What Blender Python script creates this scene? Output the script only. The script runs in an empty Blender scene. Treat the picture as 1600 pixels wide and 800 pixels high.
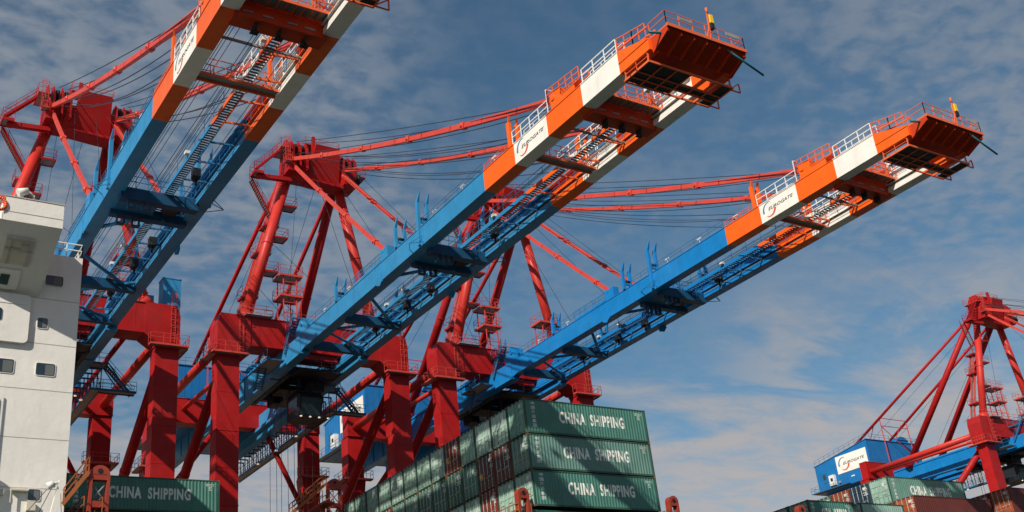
import bpy, bmesh, math, random
from mathutils import Vector, Matrix
random.seed(7)
R = math.radians
scene = bpy.context.scene
COL = scene.collection

# ------------------------------------------------------------------ camera
CAM = Vector((-50.04, -91.26, 1.384))
cd = bpy.data.cameras.new("camera"); cam = bpy.data.objects.new("camera", cd); COL.objects.link(cam)
yaw, pit, rol = R(35.299), R(25.21), R(-6.053)
fw = Vector((math.sin(yaw)*math.cos(pit), math.cos(yaw)*math.cos(pit), math.sin(pit)))
rt = Vector((math.cos(yaw), -math.sin(yaw), 0)); up = rt.cross(fw)
r2 = math.cos(rol)*rt + math.sin(rol)*up; u2 = -math.sin(rol)*rt + math.cos(rol)*up
cam.matrix_world = Matrix(((r2.x, u2.x, -fw.x, CAM.x), (r2.y, u2.y, -fw.y, CAM.y), (r2.z, u2.z, -fw.z, CAM.z), (0, 0, 0, 1)))
cd.sensor_width = 36; cd.lens = 1743.08/1600*36; cd.clip_end = 20000; cd.clip_start = .5
scene.camera = cam

# ------------------------------------------------------------------ sun, sky, exposure
SUN = Vector((-1.2, -.72, 1.0)).normalized()          # towards the sun
sd = bpy.data.lights.new("sun", 'SUN'); sd.energy = 5.0; sd.angle = R(.5); sd.color = (1, .93, .83)
so = bpy.data.objects.new("sun", sd); COL.objects.link(so)
so.rotation_euler = SUN.to_track_quat('Z', 'Y').to_euler(); so.location = (-200, -100, 200)
world = bpy.data.worlds.new("World"); scene.world = world; world.use_nodes = True
W = world.node_tree; W.nodes.clear()
def wn(t, **k):
    n = W.nodes.new(t)
    for a, b in k.items(): setattr(n, a, b)
    return n
def wl(a, b): W.links.new(a, b)
def wm(op, a, b=None, c=None, clamp=False):
    n = wn('ShaderNodeMath', operation=op, use_clamp=clamp)
    for i, v in enumerate((a, b, c)):
        if v is None: continue
        if isinstance(v, (int, float)): n.inputs[i].default_value = v
        else: wl(v, n.inputs[i])
    return n.outputs[0]
def wramp(v, a, b, lo=0., hi=1.):
    n = wn('ShaderNodeMapRange', interpolation_type='SMOOTHSTEP')
    wl(v, n.inputs[0]); n.inputs[1].default_value = a; n.inputs[2].default_value = b
    n.inputs[3].default_value = lo; n.inputs[4].default_value = hi
    return n.outputs[0]
sky = wn('ShaderNodeTexSky', sky_type='NISHITA', sun_disc=False)
sky.sun_elevation = math.asin(SUN.z); sky.sun_rotation = math.atan2(SUN.x, SUN.y)
sky.air_density = 1.0; sky.dust_density = .35; sky.ozone_density = 3.0
tc = wn('ShaderNodeTexCoord'); sx = wn('ShaderNodeSeparateXYZ'); wl(tc.outputs['Generated'], sx.inputs[0])
X_, Y_, Z_ = sx.outputs
zz = wm('MAXIMUM', Z_, .02); zp = wm('ADD', zz, .08)
cmb = wn('ShaderNodeCombineXYZ'); wl(wm('DIVIDE', X_, zp), cmb.inputs[0]); wl(wm('DIVIDE', Y_, zp), cmb.inputs[1])
def wnoise(scale, det, rough, dist=0., vec=None, sc=(1, 1, 1), off=(0, 0, 0), rz=0):
    m = wn('ShaderNodeMapping'); wl(vec or cmb.outputs[0], m.inputs[0])
    m.inputs['Scale'].default_value = sc; m.inputs['Location'].default_value = off; m.inputs['Rotation'].default_value = (0, 0, rz)
    n = wn('ShaderNodeTexNoise'); wl(m.outputs[0], n.inputs['Vector'])
    n.inputs['Scale'].default_value = scale; n.inputs['Detail'].default_value = det
    n.inputs['Roughness'].default_value = rough; n.inputs['Distortion'].default_value = dist
    return n.outputs['Fac']
az = wm('ARCTAN2', X_, Y_)                              # radians, 0 = landward
el = wm('ARCSINE', Z_)
# 1 mottled high cloud, patchy
mott = wnoise(21, 4, .52, .2, sc=(1, 1.2, 1), rz=.5); mott2 = wnoise(3.2, 4, .55, .3, off=(7, 3, 0))
big = wnoise(1.25, 3, .5, .3, off=(1.3, 2.2, 0))
patch = wramp(big, .38, .60)
hi = wramp(el, R(19), R(30))
left = wramp(az, R(36), R(24)); right = wramp(az, R(46), R(58))
side = wm('MAXIMUM', left, wm('MULTIPLY', right, .8))
cover = wm('ADD', wm('MULTIPLY', patch, .30), wm('ADD', wm('MULTIPLY', side, .70), .12), clamp=True)
mott = wm('ADD', wm('MULTIPLY', mott, .55), wm('MULTIPLY', mott2, .45))
dens1 = wm('MULTIPLY', wramp(mott, .36, .62, .10, .95), wm('MULTIPLY', cover, wm('ADD', wm('MULTIPLY', hi, .60), .38)))
# 2 low bank, ragged top edge, and a long streak above it on the right
wisp = wnoise(2.6, 7, .58, .4, sc=(.8, 1.5, 1), off=(4, 1, 0), rz=-.5)
elw = wm('ADD', el, wm('MULTIPLY', wm('SUBTRACT', wisp, .5), .20))
elw2 = wm('ADD', elw, wm('MULTIPLY', wm('SUBTRACT', az, .60, clamp=True), .05))
bank = wramp(elw2, R(18.6), R(15.8))
streak = wm('MULTIPLY', wramp(elw, R(17.0), R(18.8)), wramp(elw, R(23.5), R(20.5)))
streak = wm('MULTIPLY', wm('MULTIPLY', streak, wramp(az, R(42), R(50))), wramp(wisp, .36, .56, .35, .95))
fine = wnoise(8, 7, .66, .3, sc=(.8, 1.3, 1), rz=-.4)
dens2 = wm('MULTIPLY', wm('MAXIMUM', wm('MULTIPLY', bank, wramp(wisp, .28, .52, .72, .97)), wm('MULTIPLY', streak, .80)), wramp(fine, .36, .60, .62, 1.0))
dens = wm('MAXIMUM', dens1, dens2)
ccol = wn('ShaderNodeMix', data_type='RGBA')
wl(wramp(el, R(9), R(30)), ccol.inputs[0])
ccol.inputs['A'].default_value = (5.1, 4.85, 4.85, 1); ccol.inputs['B'].default_value = (2.75, 3.15, 3.75, 1)
tint = wn('ShaderNodeMix', data_type='RGBA', blend_type='MULTIPLY'); tint.inputs[0].default_value = 1
wl(sky.outputs[0], tint.inputs['A']); tint.inputs['B'].default_value = (.72, .95, .92, 1)
mixc = wn('ShaderNodeMix', data_type='RGBA'); wl(dens, mixc.inputs[0]); wl(tint.outputs['Result'], mixc.inputs['A']); wl(ccol.outputs['Result'], mixc.inputs['B'])
bg = wn('ShaderNodeBackground'); bg.inputs[1].default_value = .09; wl(mixc.outputs['Result'], bg.inputs[0])
wo = wn('ShaderNodeOutputWorld'); wl(bg.outputs[0], wo.inputs[0])
vs = scene.view_settings
vs.view_transform = 'Standard'; vs.look = 'None'; vs.gamma = 1; vs.use_curve_mapping = False; vs.exposure = 0.0

# ------------------------------------------------------------------ materials
def mat(name, col, rough=.5, metal=0., vary=.12, streak=.0, rust=0., bump=.0, spec=.32, emit=None, scale=.6):
    m = bpy.data.materials.new(name); m.use_nodes = True
    T = m.node_tree; N = T.nodes; L = T.links; b = N['Principled BSDF']
    b.inputs['Roughness'].default_value = rough; b.inputs['Metallic'].default_value = metal
    b.inputs['Specular IOR Level'].default_value = spec
    base = (*col, 1)
    geo = N.new('ShaderNodeNewGeometry')
    def noise(sc, det, s3=(1, 1, 1)):
        mp = N.new('ShaderNodeMapping'); L.new(geo.outputs['Position'], mp.inputs[0]); mp.inputs['Scale'].default_value = s3
        n = N.new('ShaderNodeTexNoise'); L.new(mp.outputs[0], n.inputs['Vector']); n.inputs['Scale'].default_value = sc
        n.inputs['Detail'].default_value = det; n.inputs['Roughness'].default_value = .62
        return n.outputs['Fac']
    def rng(v, a, b_, lo, hi):
        n = N.new('ShaderNodeMapRange'); L.new(v, n.inputs[0])
        for i, q in enumerate((a, b_, lo, hi)): n.inputs[i+1].default_value = q
        return n.outputs[0]
    def mix(f, a, c, bt='MIX'):
        n = N.new('ShaderNodeMix'); n.data_type = 'RGBA'; n.blend_type = bt
        if isinstance(f, (int, float)): n.inputs[0].default_value = f
        else: L.new(f, n.inputs[0])
        for s, v in (('A', a), ('B', c)):
            if isinstance(v, tuple): n.inputs[s].default_value = v
            else: L.new(v, n.inputs[s])
        return n.outputs['Result']
    lo = tuple(c*(1-vary) for c in col)+(1,); hi_ = tuple(min(1, c*(1+vary)) for c in col)+(1,)
    n1 = noise(scale, 6)
    c = mix(rng(n1, .3, .7, 0, 1), lo, hi_)
    lf = tuple(q*.82+.05 for q in col)+(1,)
    c = mix(rng(noise(.22, 5), .48, .70, 0, .22), c, lf)
    if streak:
        n2 = noise(2.2, 4, (1, 1, .12)); dk = tuple(q*.55+.012 for q in col)+(1,)
        c = mix(rng(n2, .5, .78, 0, streak), c, dk)
    if rust:
        n3 = noise(1.7, 8, (1, 1, .35)); c = mix(rng(n3, .60, .72, 0, rust), c, (.13, .045, .02, 1))
        n4 = noise(9, 5); c = mix(rng(n4, .62, .74, 0, rust*.8), c, (.16, .07, .03, 1))
    L.new(c, b.inputs['Base Color'])
    L.new(rng(noise(1.3, 4), .3, .7, max(.05, rough-.08), min(1, rough+.12)), b.inputs['Roughness'])
    if bump:
        bp = N.new('ShaderNodeBump'); bp.inputs['Strength'].default_value = bump; bp.inputs['Distance'].default_value = .05
        L.new(noise(1.1, 3), bp.inputs['Height']); L.new(bp.outputs[0], b.inputs['Normal'])
    if emit:
        b.inputs['Emission Color'].default_value = (*emit[0], 1); b.inputs['Emission Strength'].default_value = emit[1]
    return m
RED = mat('red_crane_paint', (.37, .008, .008), .5, vary=.16, streak=.5, rust=.22, spec=.2, bump=.06)
TOWER = mat('light_red_paint', (.54, .030, .020), .45, vary=.14, streak=.35, rust=.15, spec=.28, bump=.05)  # lighter red than the portal legs
STAY = mat('salmon_red_stay_paint', (.60, .062, .042), .45, vary=.12, streak=.2, rust=.08)
BLUE_PALE = mat('pale_blue_paint', (.030, .225, .45), .42, vary=.12, streak=.35, rust=.06, spec=.25, bump=.05)  # paler blue than the deep one, for the two left cranes
BLUE_D = mat('deep_blue_paint', (.006, .19, .50), .42, vary=.12, streak=.35, rust=.06, spec=.25, bump=.05)
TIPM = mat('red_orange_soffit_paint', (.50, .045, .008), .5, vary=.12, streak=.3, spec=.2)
BLUE_SHADE = mat('shade_darkened_blue', (.010, .070, .15), .5, vary=.2, streak=.3, spec=.2)  # shade between the boom girders put into the cross beams' colour
BLUE_H = mat('machine_house_blue', (.008, .15, .40), .42, vary=.1, streak=.2)
ORANGE = mat('orange_paint', (.88, .125, .008), .42, vary=.08, streak=.22, rust=.03, spec=.25, bump=.04)
ORANGE_PALE = mat('pale_orange_paint', (.80, .125, .024), .42, vary=.1, streak=.25, rust=.03, spec=.25, bump=.04)  # slightly paler orange, leftmost crane only
WHITE = mat('white_girder_paint', (.82, .79, .72), .45, vary=.07, streak=.20, rust=.05, bump=.04)
RAILR = mat('red_rail_paint', (.55, .06, .045), .5, vary=.1)
RAILB = mat('blue_rail_paint', (.02, .13, .27), .5, vary=.1)
RAILO = mat('orange_rail_paint', (.75, .13, .04), .5, vary=.1)
RAILW = mat('white_rail_paint', (.8, .8, .76), .5, vary=.05)
GRATE = mat('galvanised_grating', (.26, .26, .25), .6, vary=.25)
DARK = mat('shade_darkened_machinery', (.012, .015, .020), .55, vary=.4)  # machinery tone darkened further to hold the shade around trolley and cab
BLACK = mat('black_rubber_and_grease', (.012, .012, .013), .6, vary=.3)
ROPE = mat('steel_rope', (.035, .037, .045), .5, metal=.2, vary=.1)
GLASS = mat('dark_window_glass', (.02, .035, .045), .08, vary=.2, spec=.8)
TREAD = mat('walkway_tread_steel', (.10, .095, .088), .6, vary=.25)
LAMP = mat('lamp_lens', (.9, .88, .8), .3, emit=((1, .85, .6), .45))
LAMPB = mat('lamp_housing', (.75, .74, .68), .4, vary=.1)
YELLOW = mat('yellow_plastic', (.85, .55, .02), .4, vary=.05)
TEAL = mat('teal_pipe_paint', (.01, .12, .15), .4, vary=.1)
LOGOB = mat('logo_blue', (.05, .22, .42), .4, vary=.03)
LOGOR = mat('logo_red', (.62, .10, .05), .4, vary=.03)
LOGOK = mat('logo_charcoal', (.045, .05, .06), .4, vary=.03)
SHIPW = mat('ship_white_paint', (.80, .765, .70), .5, vary=.05, streak=.14, rust=.10, bump=.5, scale=.4)
SHIPC = mat('cream_recess_paint', (.60, .55, .44), .5, vary=.08)
BLIND = mat('window_blind', (.13, .14, .135), .5, vary=.1)
SEAM = mat('weld_seam', (.45, .42, .38), .6, vary=.1)
HULL = mat('green_hull_paint', (.02, .10, .075), .5, vary=.15, streak=.3, rust=.2)
LASH = mat('lashing_bridge_red', (.30, .038, .020), .55, vary=.2, streak=.3, rust=.2)
LASHY = mat('lashing_rail_orange', (.34, .10, .028), .55, vary=.2)
CONC = mat('quay_concrete', (.26, .19, .125), .9, vary=.2)
WATER = mat('harbour_water', (.003, .008, .009), .3, vary=.3, bump=.6, scale=.3, spec=.22)
GREENS = [mat('container_green', (.070, .215, .155), .5, vary=.14, streak=.35, rust=.12),
          mat('container_teal_green', (.062, .190, .150), .5, vary=.14, streak=.4, rust=.14),
          mat('container_pale_green', (.30, .46, .36), .55, vary=.16, streak=.45, rust=.16),
          mat('container_dull_green', (.10, .205, .16), .6, vary=.2, streak=.5, rust=.22),
          mat('container_light_green', (.18, .35, .265), .5, vary=.14, streak=.35, rust=.12)]
BROWN = mat('container_oxide_red', (.19, .030, .020), .55, vary=.15, streak=.35, rust=.12)
BROWN2 = mat('container_brown', (.115, .024, .020), .55, vary=.15, streak=.35, rust=.12)
CORANGE = mat('container_rust_orange', (.36, .075, .025), .55, vary=.15, streak=.3, rust=.15)
NAVY = mat('container_navy', (.022, .045, .085), .55, vary=.15, streak=.3, rust=.1)
FRAME = mat('container_frame_worn_green', (.035, .085, .06), .6, vary=.25, streak=.4, rust=.45)
LETTER = mat('worn_white_lettering', (.74, .75, .68), .6, vary=.16, streak=.35)
STEEL = mat('galvanised_lock_rod', (.36, .44, .38), .45, vary=.2, metal=.3, rust=.1)
MARK = mat('white_door_marking', (.62, .64, .60), .6, vary=.2)
ORNGM = mat('orange_door_marking', (.72, .30, .04), .6, vary=.2)
CAST = mat('rusty_corner_casting', (.16, .075, .035), .7, vary=.35)

# ------------------------------------------------------------------ mesh helper
class MB:
    def __init__(s): s.v = []; s.f = []; s.m = []; s.sm = []
    def quadbox(s, c8, m=0):
        b = len(s.v); s.v += [tuple(c) for c in c8]
        for q in ((0, 3, 2, 1), (4, 5, 6, 7), (0, 1, 5, 4), (1, 2, 6, 5), (2, 3, 7, 6), (3, 0, 4, 7)):
            s.f.append(tuple(b+i for i in q)); s.m.append(m); s.sm.append(False)
        return s
    def box(s, x0, x1, y0, y1, z0, z1, m=0):
        return s.quadbox(((x0, y0, z0), (x1, y0, z0), (x1, y1, z0), (x0, y1, z0), (x0, y0, z1), (x1, y0, z1), (x1, y1, z1), (x0, y1, z1)), m)
    def beam(s, p, q, w, h, m=0, upv=(0, 0, 1)):
        p = Vector(p); q = Vector(q); d = (q-p).normalized(); u = Vector(upv)
        if abs(d.dot(u)) > .98: u = Vector((0, 1, 0))
        r = d.cross(u).normalized(); u = r.cross(d)
        r *= w/2; u *= h/2
        return s.quadbox((p-r-u, p+r-u, q+r-u, q-r-u, p-r+u, p+r+u, q+r+u, q-r+u), m)
    def tube(s, p, q, r, n=8, r2=None, m=0, caps=True):
        p = Vector(p); q = Vector(q); d = (q-p)
        if d.length < 1e-6: return s
        d.normalize(); a = Vector((0, 0, 1)) if abs(d.z) < .9 else Vector((1, 0, 0))
        e1 = d.cross(a).normalized(); e2 = d.cross(e1); r2 = r if r2 is None else r2
        b = len(s.v)
        for (c, rr) in ((p, r), (q, r2)):
            for i in range(n):
                t = 2*math.pi*(i+.5)/n; s.v.append(tuple(c+e1*(rr*math.cos(t))+e2*(rr*math.sin(t))))
        for i in range(n):
            j = (i+1) % n; s.f.append((b+i, b+j, b+n+j, b+n+i)); s.m.append(m); s.sm.append(n > 5)
        if caps:
            s.f.append(tuple(b+i for i in range(n))[::-1]); s.m.append(m); s.sm.append(False)
            s.f.append(tuple(b+n+i for i in range(n))); s.m.append(m); s.sm.append(False)
        return s
    def path(s, pts, r, n=4, m=0):
        for a, b in zip(pts, pts[1:]): s.tube(a, b, r, n, m=m)
        return s
    def rail(s, p, q, h=1.1, sp=1.5, r=.03, m=0, ends=True):
        p = Vector(p); q = Vector(q); L = (q-p).length; k = max(1, round(L/sp))
        for i in range(k+1):
            c = p.lerp(q, i/k); s.tube(c, c+Vector((0, 0, h)), r, 4, m=m, caps=False)
        for hh in (h, h*.55): s.tube(p+Vector((0, 0, hh)), q+Vector((0, 0, hh)), r, 4, m=m, caps=False)
        return s
    def railpoly(s, pts, **k):
        for a, b in zip(pts, pts[1:]): s.rail(a, b, **k)
        return s
    def stairs(s, p, q, wdir, w=.8, m=0, mt=None, rails=True, r=.03):
        p = Vector(p); q = Vector(q); wd = Vector(wdir).normalized()*w; mt = m if mt is None else mt
        for o in (Vector(), wd): s.beam(p+o, q+o, .07, .24, m)
        n = max(2, int(abs(q.z-p.z)/.26)+1); hd = (q-p); hd.z = 0; hd = hd.normalized()*.13 if hd.length > .01 else Vector((.13, 0, 0))
        for i in range(n):
            c = p.lerp(q, (i+.5)/n); s.quadbox([c-hd, c-hd+wd, c+hd+wd, c+hd, c-hd+Vector((0, 0, .03)), c-hd+wd+Vector((0, 0, .03)), c+hd+wd+Vector((0, 0, .03)), c+hd+Vector((0, 0, .03))], mt)
        if rails:
            for o in (Vector(), wd): s.rail(p+o, q+o, h=1.0, sp=1.3, r=r, m=m)
        return s
    def platform(s, x0, x1, y0, y1, z, t=.18, m=0, mg=None, rails='lrfb', h=1.1, r=.03, mr=None):
        mr = m if mr is None else mr
        s.box(x0, x1, y0, y0+.08, z-t, z, m); s.box(x0, x1, y1-.08, y1, z-t, z, m)
        s.box(x0, x0+.08, y0+.08, y1-.08, z-t, z, m); s.box(x1-.08, x1, y0+.08, y1-.08, z-t, z, m)
        s.box(x0+.08, x1-.08, y0+.08, y1-.08, z-t*.55, z-t*.35, m if mg is None else mg)
        if 'l' in rails: s.rail((x0, y0, z), (x0, y1, z), h, 1.2, r, mr)
        if 'r' in rails: s.rail((x1, y0, z), (x1, y1, z), h, 1.2, r, mr)
        if 'f' in rails: s.rail((x0, y0, z), (x1, y0, z), h, 1.2, r, mr)
        if 'b' in rails: s.rail((x0, y1, z), (x1, y1, z), h, 1.2, r, mr)
        return s
    def prism(s, poly, axis, a, b, m=0):
        """poly of 2-D points in the plane across axis, extruded from a to b"""
        def P(u, v, t): return {'x': (t, u, v), 'y': (u, t, v), 'z': (u, v, t)}[axis]
        k = len(s.v); n = len(poly)
        s.v += [P(u, v, a) for u, v in poly]+[P(u, v, b) for u, v in poly]
        s.f += [tuple(range(k, k+n))[::-1], tuple(range(k+n, k+2*n))]; s.m += [m, m]; s.sm += [False]*2
        for i in range(n):
            j = (i+1) % n; s.f.append((k+i, k+j, k+n+j, k+n+i)); s.m.append(m); s.sm.append(False)
        return s
    def mesh(s, name, mats, org=(0, 0, 0)):
        me = bpy.data.meshes.new(name); o = Vector(org)
        me.from_pydata([tuple(Vector(v)-o) for v in s.v], [], s.f)
        for mm in mats: me.materials.append(mm)
        me.polygons.foreach_set('material_index', s.m); me.polygons.foreach_set('use_smooth', s.sm)
        bm = bmesh.new(); bm.from_mesh(me); bmesh.ops.recalc_face_normals(bm, faces=bm.faces); bm.to_mesh(me); bm.free()
        me.update(); return me
    def build(s, name, mats, parent=None, org=(0, 0, 0)):
        if not isinstance(mats, (list, tuple)): mats = [mats]
        o = bpy.data.objects.new(name, s.mesh(name, mats, org)); COL.objects.link(o)
        if parent is not None: o.parent = parent
        return o
def empty(name, loc):
    o = bpy.data.objects.new(name, None); COL.objects.link(o); o.location = loc; o.empty_display_size = 1; return o
def tag(o, label=None, cat=None, group=None, kind=None):
    if label: o['label'] = label
    if cat: o['category'] = cat
    if group: o['group'] = group
    if kind: o['kind'] = kind
    return o
KIDS = {}
def copy_tree(o, parent=None):
    c = o.copy(); COL.objects.link(c)
    if parent is not None: c.parent = parent
    for ch in list(o.children): copy_tree(ch, c)
    return c

# ------------------------------------------------------------------ lettering
def text_geo(s, bold=0., shear=0.):
    cu = bpy.data.curves.new('lettering', 'FONT'); cu.body = s; cu.offset = bold; cu.shear = shear; cu.resolution_u = 3; cu.space_character = 1.12 if ' ' in s else 1.0
    o = bpy.data.objects.new('lettering', cu); COL.objects.link(o)
    dg = bpy.context.evaluated_depsgraph_get(); me = bpy.data.meshes.new_from_object(o.evaluated_get(dg))
    bpy.data.objects.remove(o); bpy.data.curves.remove(cu)
    return me
def place_text(me, width, height, org, xd, yd, mats, name, parent, off, surf=None, breaks=None, extr=0.):
    bm = bmesh.new(); bm.from_mesh(me)
    xs = [v.co.x for v in bm.verts]; ys = [v.co.y for v in bm.verts]
    if not xs: bm.free(); return None
    x0, x1, y0, y1 = min(xs), max(xs), min(ys), max(ys)
    for v in bm.verts: v.co = Vector(((v.co.x-x0)/(x1-x0)*width, (v.co.y-y0)/(y1-y0)*height, 0))
    if breaks:
        for b in breaks:
            if 0 < b-org[0] < width:
                bmesh.ops.bisect_plane(bm, geom=bm.verts[:]+bm.edges[:]+bm.faces[:], plane_co=(b-org[0], 0, 0), plane_no=(1, 0, 0))
    O = Vector(org); xd = Vector(xd); yd = Vector(yd); n = xd.cross(yd)
    for v in bm.verts:
        p = O+xd*v.co.x+yd*v.co.y
        if surf: p.y = surf(p.x)
        v.co = p+n*off
    m2 = bpy.data.meshes.new(name); bm.to_mesh(m2); bm.free()
    m2.materials.clear(); m2.materials.append(mats)
    o = bpy.data.objects.new(name, m2); COL.objects.link(o)
    if parent is not None: o.parent = parent
    return o
def arc(mb, c, xd, yd, r, a0, a1, w0, w1, off):
    c = Vector(c); xd = Vector(xd); yd = Vector(yd); n = xd.cross(yd); k = 18; b = len(mb.v)
    for i in range(k+1):
        t = i/k; a = R(a0+(a1-a0)*t); w = w0+(w1-w0)*t; d = xd*math.cos(a)+yd*math.sin(a)
        mb.v += [tuple(c+d*(r-w/2)+n*off), tuple(c+d*(r+w/2)+n*off)]
    for i in range(k):
        j = b+2*i; mb.f.append((j, j+1, j+3, j+2)); mb.m.append(0); mb.sm.append(False)
ME_EURO = text_geo('EUROGATE', .006, .32)
def logo(parent, org, xd, yd, w, h, off=.006):
    """EUROGATE mark inside a panel whose lower left corner is org"""
    O = Vector(org); xd = Vector(xd); yd = Vector(yd)
    rr = h*.39; c = O+xd*(w*.235)+yd*(h*.50)
    a = MB(); arc(a, c, xd, yd, rr, 70, 195, h*.03, h*.12, off); a.build('logo_arc', LOGOB, parent)
    a = MB(); arc(a, c, xd, yd, rr, 235, 350, h*.03, h*.14, off*1.2); a.build('logo_arc', LOGOR, parent)
    place_text(ME_EURO, w*.72, h*.165, O+xd*(w*.21)+yd*(h*.43), xd, yd, LOGOK, 'lettering', parent, off*1.6)

# ------------------------------------------------------------------ setting
QZ = 3.5
water = MB(); water.box(-6000, 6000, -6000, 17.2, -3.0, -2.5); tag(water.build('water', WATER), kind='structure')
quay = MB(); quay.box(-900, 6000, 17.25, 6000, -4, QZ); quay.box(-900, 6000, 17.0, 17.25, 1.5, QZ+.12); tag(quay.build('quay', CONC), kind='structure')

# ------------------------------------------------------------------ crane
GA, GI = 3.97, 3.08
ZB, ZT = 46.28, 48.22
YS = [14.9, -23.3, -28.05, -32.75, -37.36, -41.87, -45.2]
def make_crane():
    root = empty('ship_to_shore_crane', (0, 20, QZ)); O = (0, 20, QZ)
    def P(name, mb, mats, parent=root):
        o = mb.build(name, mats, parent, O)
        return o
    # --- boom girders, painted bands
    for s in (-1, 1):
        g = MB(); cols = [0, 1, 2, 1, 2, 1]
        xa, xb = sorted((s*GA, s*GI))
        for i in range(6):
            ya, yb = YS[i], YS[i+1]
            zt2 = 47.22 if i == 5 else ZT
            g.quadbox(((xa, yb, ZB), (xb, yb, ZB), (xb, ya, ZB), (xa, ya, ZB), (xa, yb, zt2), (xb, yb, zt2), (xb, ya, ZT), (xa, ya, ZT)), cols[i])
            xr = s*GI; x0, x1 = sorted((xr, xr-s*.26))
            if i < 5: g.box(x0, x1, yb, ya, ZB+.002, 46.74, cols[i]); g.box(*sorted((xr, xr-s*.40)), yb, ya, 46.98, 47.02, cols[i]); g.box(*sorted((xr-s*.1, xr-s*.22)), yb, ya, 46.74, 46.86, 3)
            yj = ya-1.3
            while yj > yb+.5 and i < 5:
                g.box(*sorted((s*GA, s*(GA+.012))), yj-.03, yj+.03, ZB+.02, ZT-.09, cols[i]); yj -= 3.9
            # top flange lips and stiffener seams
            g.box(*sorted((s*GA+s*.05, s*GA)), yb+.01, ya-.01, ZT-.08 if i < 5 else 47.1, ZT-.02 if i < 5 else 47.16, cols[i])
            g.box(*sorted((xr-s*(.42 if i < 2 else .25), xr)), yb+.01, ya-.01, 47.98 if i < 5 else 47.0, 48.06 if i < 5 else 47.06, cols[i])
        y = 12.
        while y > -41:
            k = [j for j in range(6) if YS[j+1] <= y <= YS[j]][0]
            g.box(*sorted((s*GI, s*GI-s*.10)), y-.05, y+.05, 47.02, 47.97, cols[k]); y -= 2.35
        gd = P('boom_girder', g, [BLUE_PALE, ORANGE, WHITE, GRATE])
        P('ledge_railing', MB().rail((s*(GI-.38), 13, 47.02), (s*(GI-.38), -40.5, 47.02), .85, 2.2, .022), [RAILB])
        if s < 0: logo(gd, Vector((-GA, YS[2]+0, ZB+.06))-Vector(O)+Vector((0, -.15, 0)), (0, -1, 0), (0, 0, 1), 4.4, 1.86, .012)
        # landside girder
        g = MB(); x0, x1 = sorted((s*4.12, s*2.98))
        g.box(x0, x1, 15.3, 24, 45.9, 48.02); g.box(x0, x1, 24.0, 63, 45.8, 48.95)
        g.box(*sorted((s*4.25, s*4.12)), 24.5, 62.8, 48.6, 48.75); g.box(*sorted((s*2.5, s*2.98)), 15.3, 62.9, 46.6, 46.95)
        for y in range(26, 62, 3): g.box(*sorted((s*4.2, s*4.12)), y, y+.1, 45.85, 48.6)
        P('trolley_girder', g, [BLUE_PALE])
        # hinge lugs
        h = MB()
        for dx in (-.38, .38): h.prism([(13.7, 46.4), (15.6, 46.1), (16.8, 48.9), (15.1, 50.0), (13.9, 49.4)], 'x', s*3.53+dx-.09, s*3.53+dx+.09)
        h.tube((s*3.53-.6, 15.0, 49.2), (s*3.53+.6, 15.0, 49.2), .22, 12)
        P('boom_hinge', h, [BLUE_PALE])
    # --- girder furniture: outer railings, floodlights, guide forks
    for s in (-1, 1):
        x = s*3.9
        for ya, yb, hh, sp_ in ((13.5, -4, .95, 1.9), (-9, -11.5, .8, 1.4), (-12.6, -23.1, .8, 2.1)): P('boom_railing', MB().rail((x, ya, ZT), (x, yb, ZT), hh, sp_, .022), [RAILB])
        rl = MB(); rl.railpoly([(x, -27.9, ZT), (x, -33.0, ZT)], h=1.2, sp=1.3, r=.04); P('boom_railing', MB().rail((s*3.1, -28.5, ZT), (s*3.1, -32.6, ZT), 1.2, 1.4, .03), [RAILW])
        rl.tube((x, -33, ZT+1.2), (x, -33, ZT+2.2), .04, 4); rl.tube((x, -33, ZT+2.2), (x-s*.6, -33, ZT+2.3), .04, 4)
        P('boom_railing', rl, [RAILW])
        P('boom_railing', MB().rail((x, -37.6, ZT), (x, -41.8, ZT), 1.15, 1.4, .045), [RAILW]); P('boom_railing', MB().rail((s*3.1, -37.7, ZT), (s*3.1, -41.8, ZT), 1.15, 1.4, .035), [RAILW])
        P('boom_railing', MB().rail((x, -23.4, ZT), (x, -27.8, ZT), .55, 1.2, .025), [RAILO]); rl = MB()
        rl.railpoly([(s*4.0, -33.2, ZT+.9), (s*4.0, -37.4, ZT+.55)], h=1.05, sp=.85, r=.045); rl.railpoly([(s*3.0, -33.2, ZT+.9), (s*3.0, -37.4, ZT+.55)], h=1.05, sp=.85, r=.045)
        rl.rail((s*4.0, -33.2, ZT+.9), (s*3.0, -33.2, ZT+.9), 1.05, .6, .045); rl.box(*sorted((s*4.0, s*3.0)), -37.3, -34.95, ZT+.5, ZT+.56)
        P('boom_railing', rl, [RAILO]); rl = MB()
        rl.railpoly([(s*3.9, -41.9, 48.15), (s*3.9, -43.6, 47.75), (s*3.9, -45.0, 47.45)], h=1.15, sp=.7, r=.045)
        rl.beam((s*3.9, -42.0, 48.35), (s*3.9, -45.2, 48.15), .1, .12); rl.beam((s*3.1, -42.0, 48.35), (s*3.1, -45.2, 48.15), .1, .12)
        P('boom_railing', rl, [RAILO])
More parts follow.
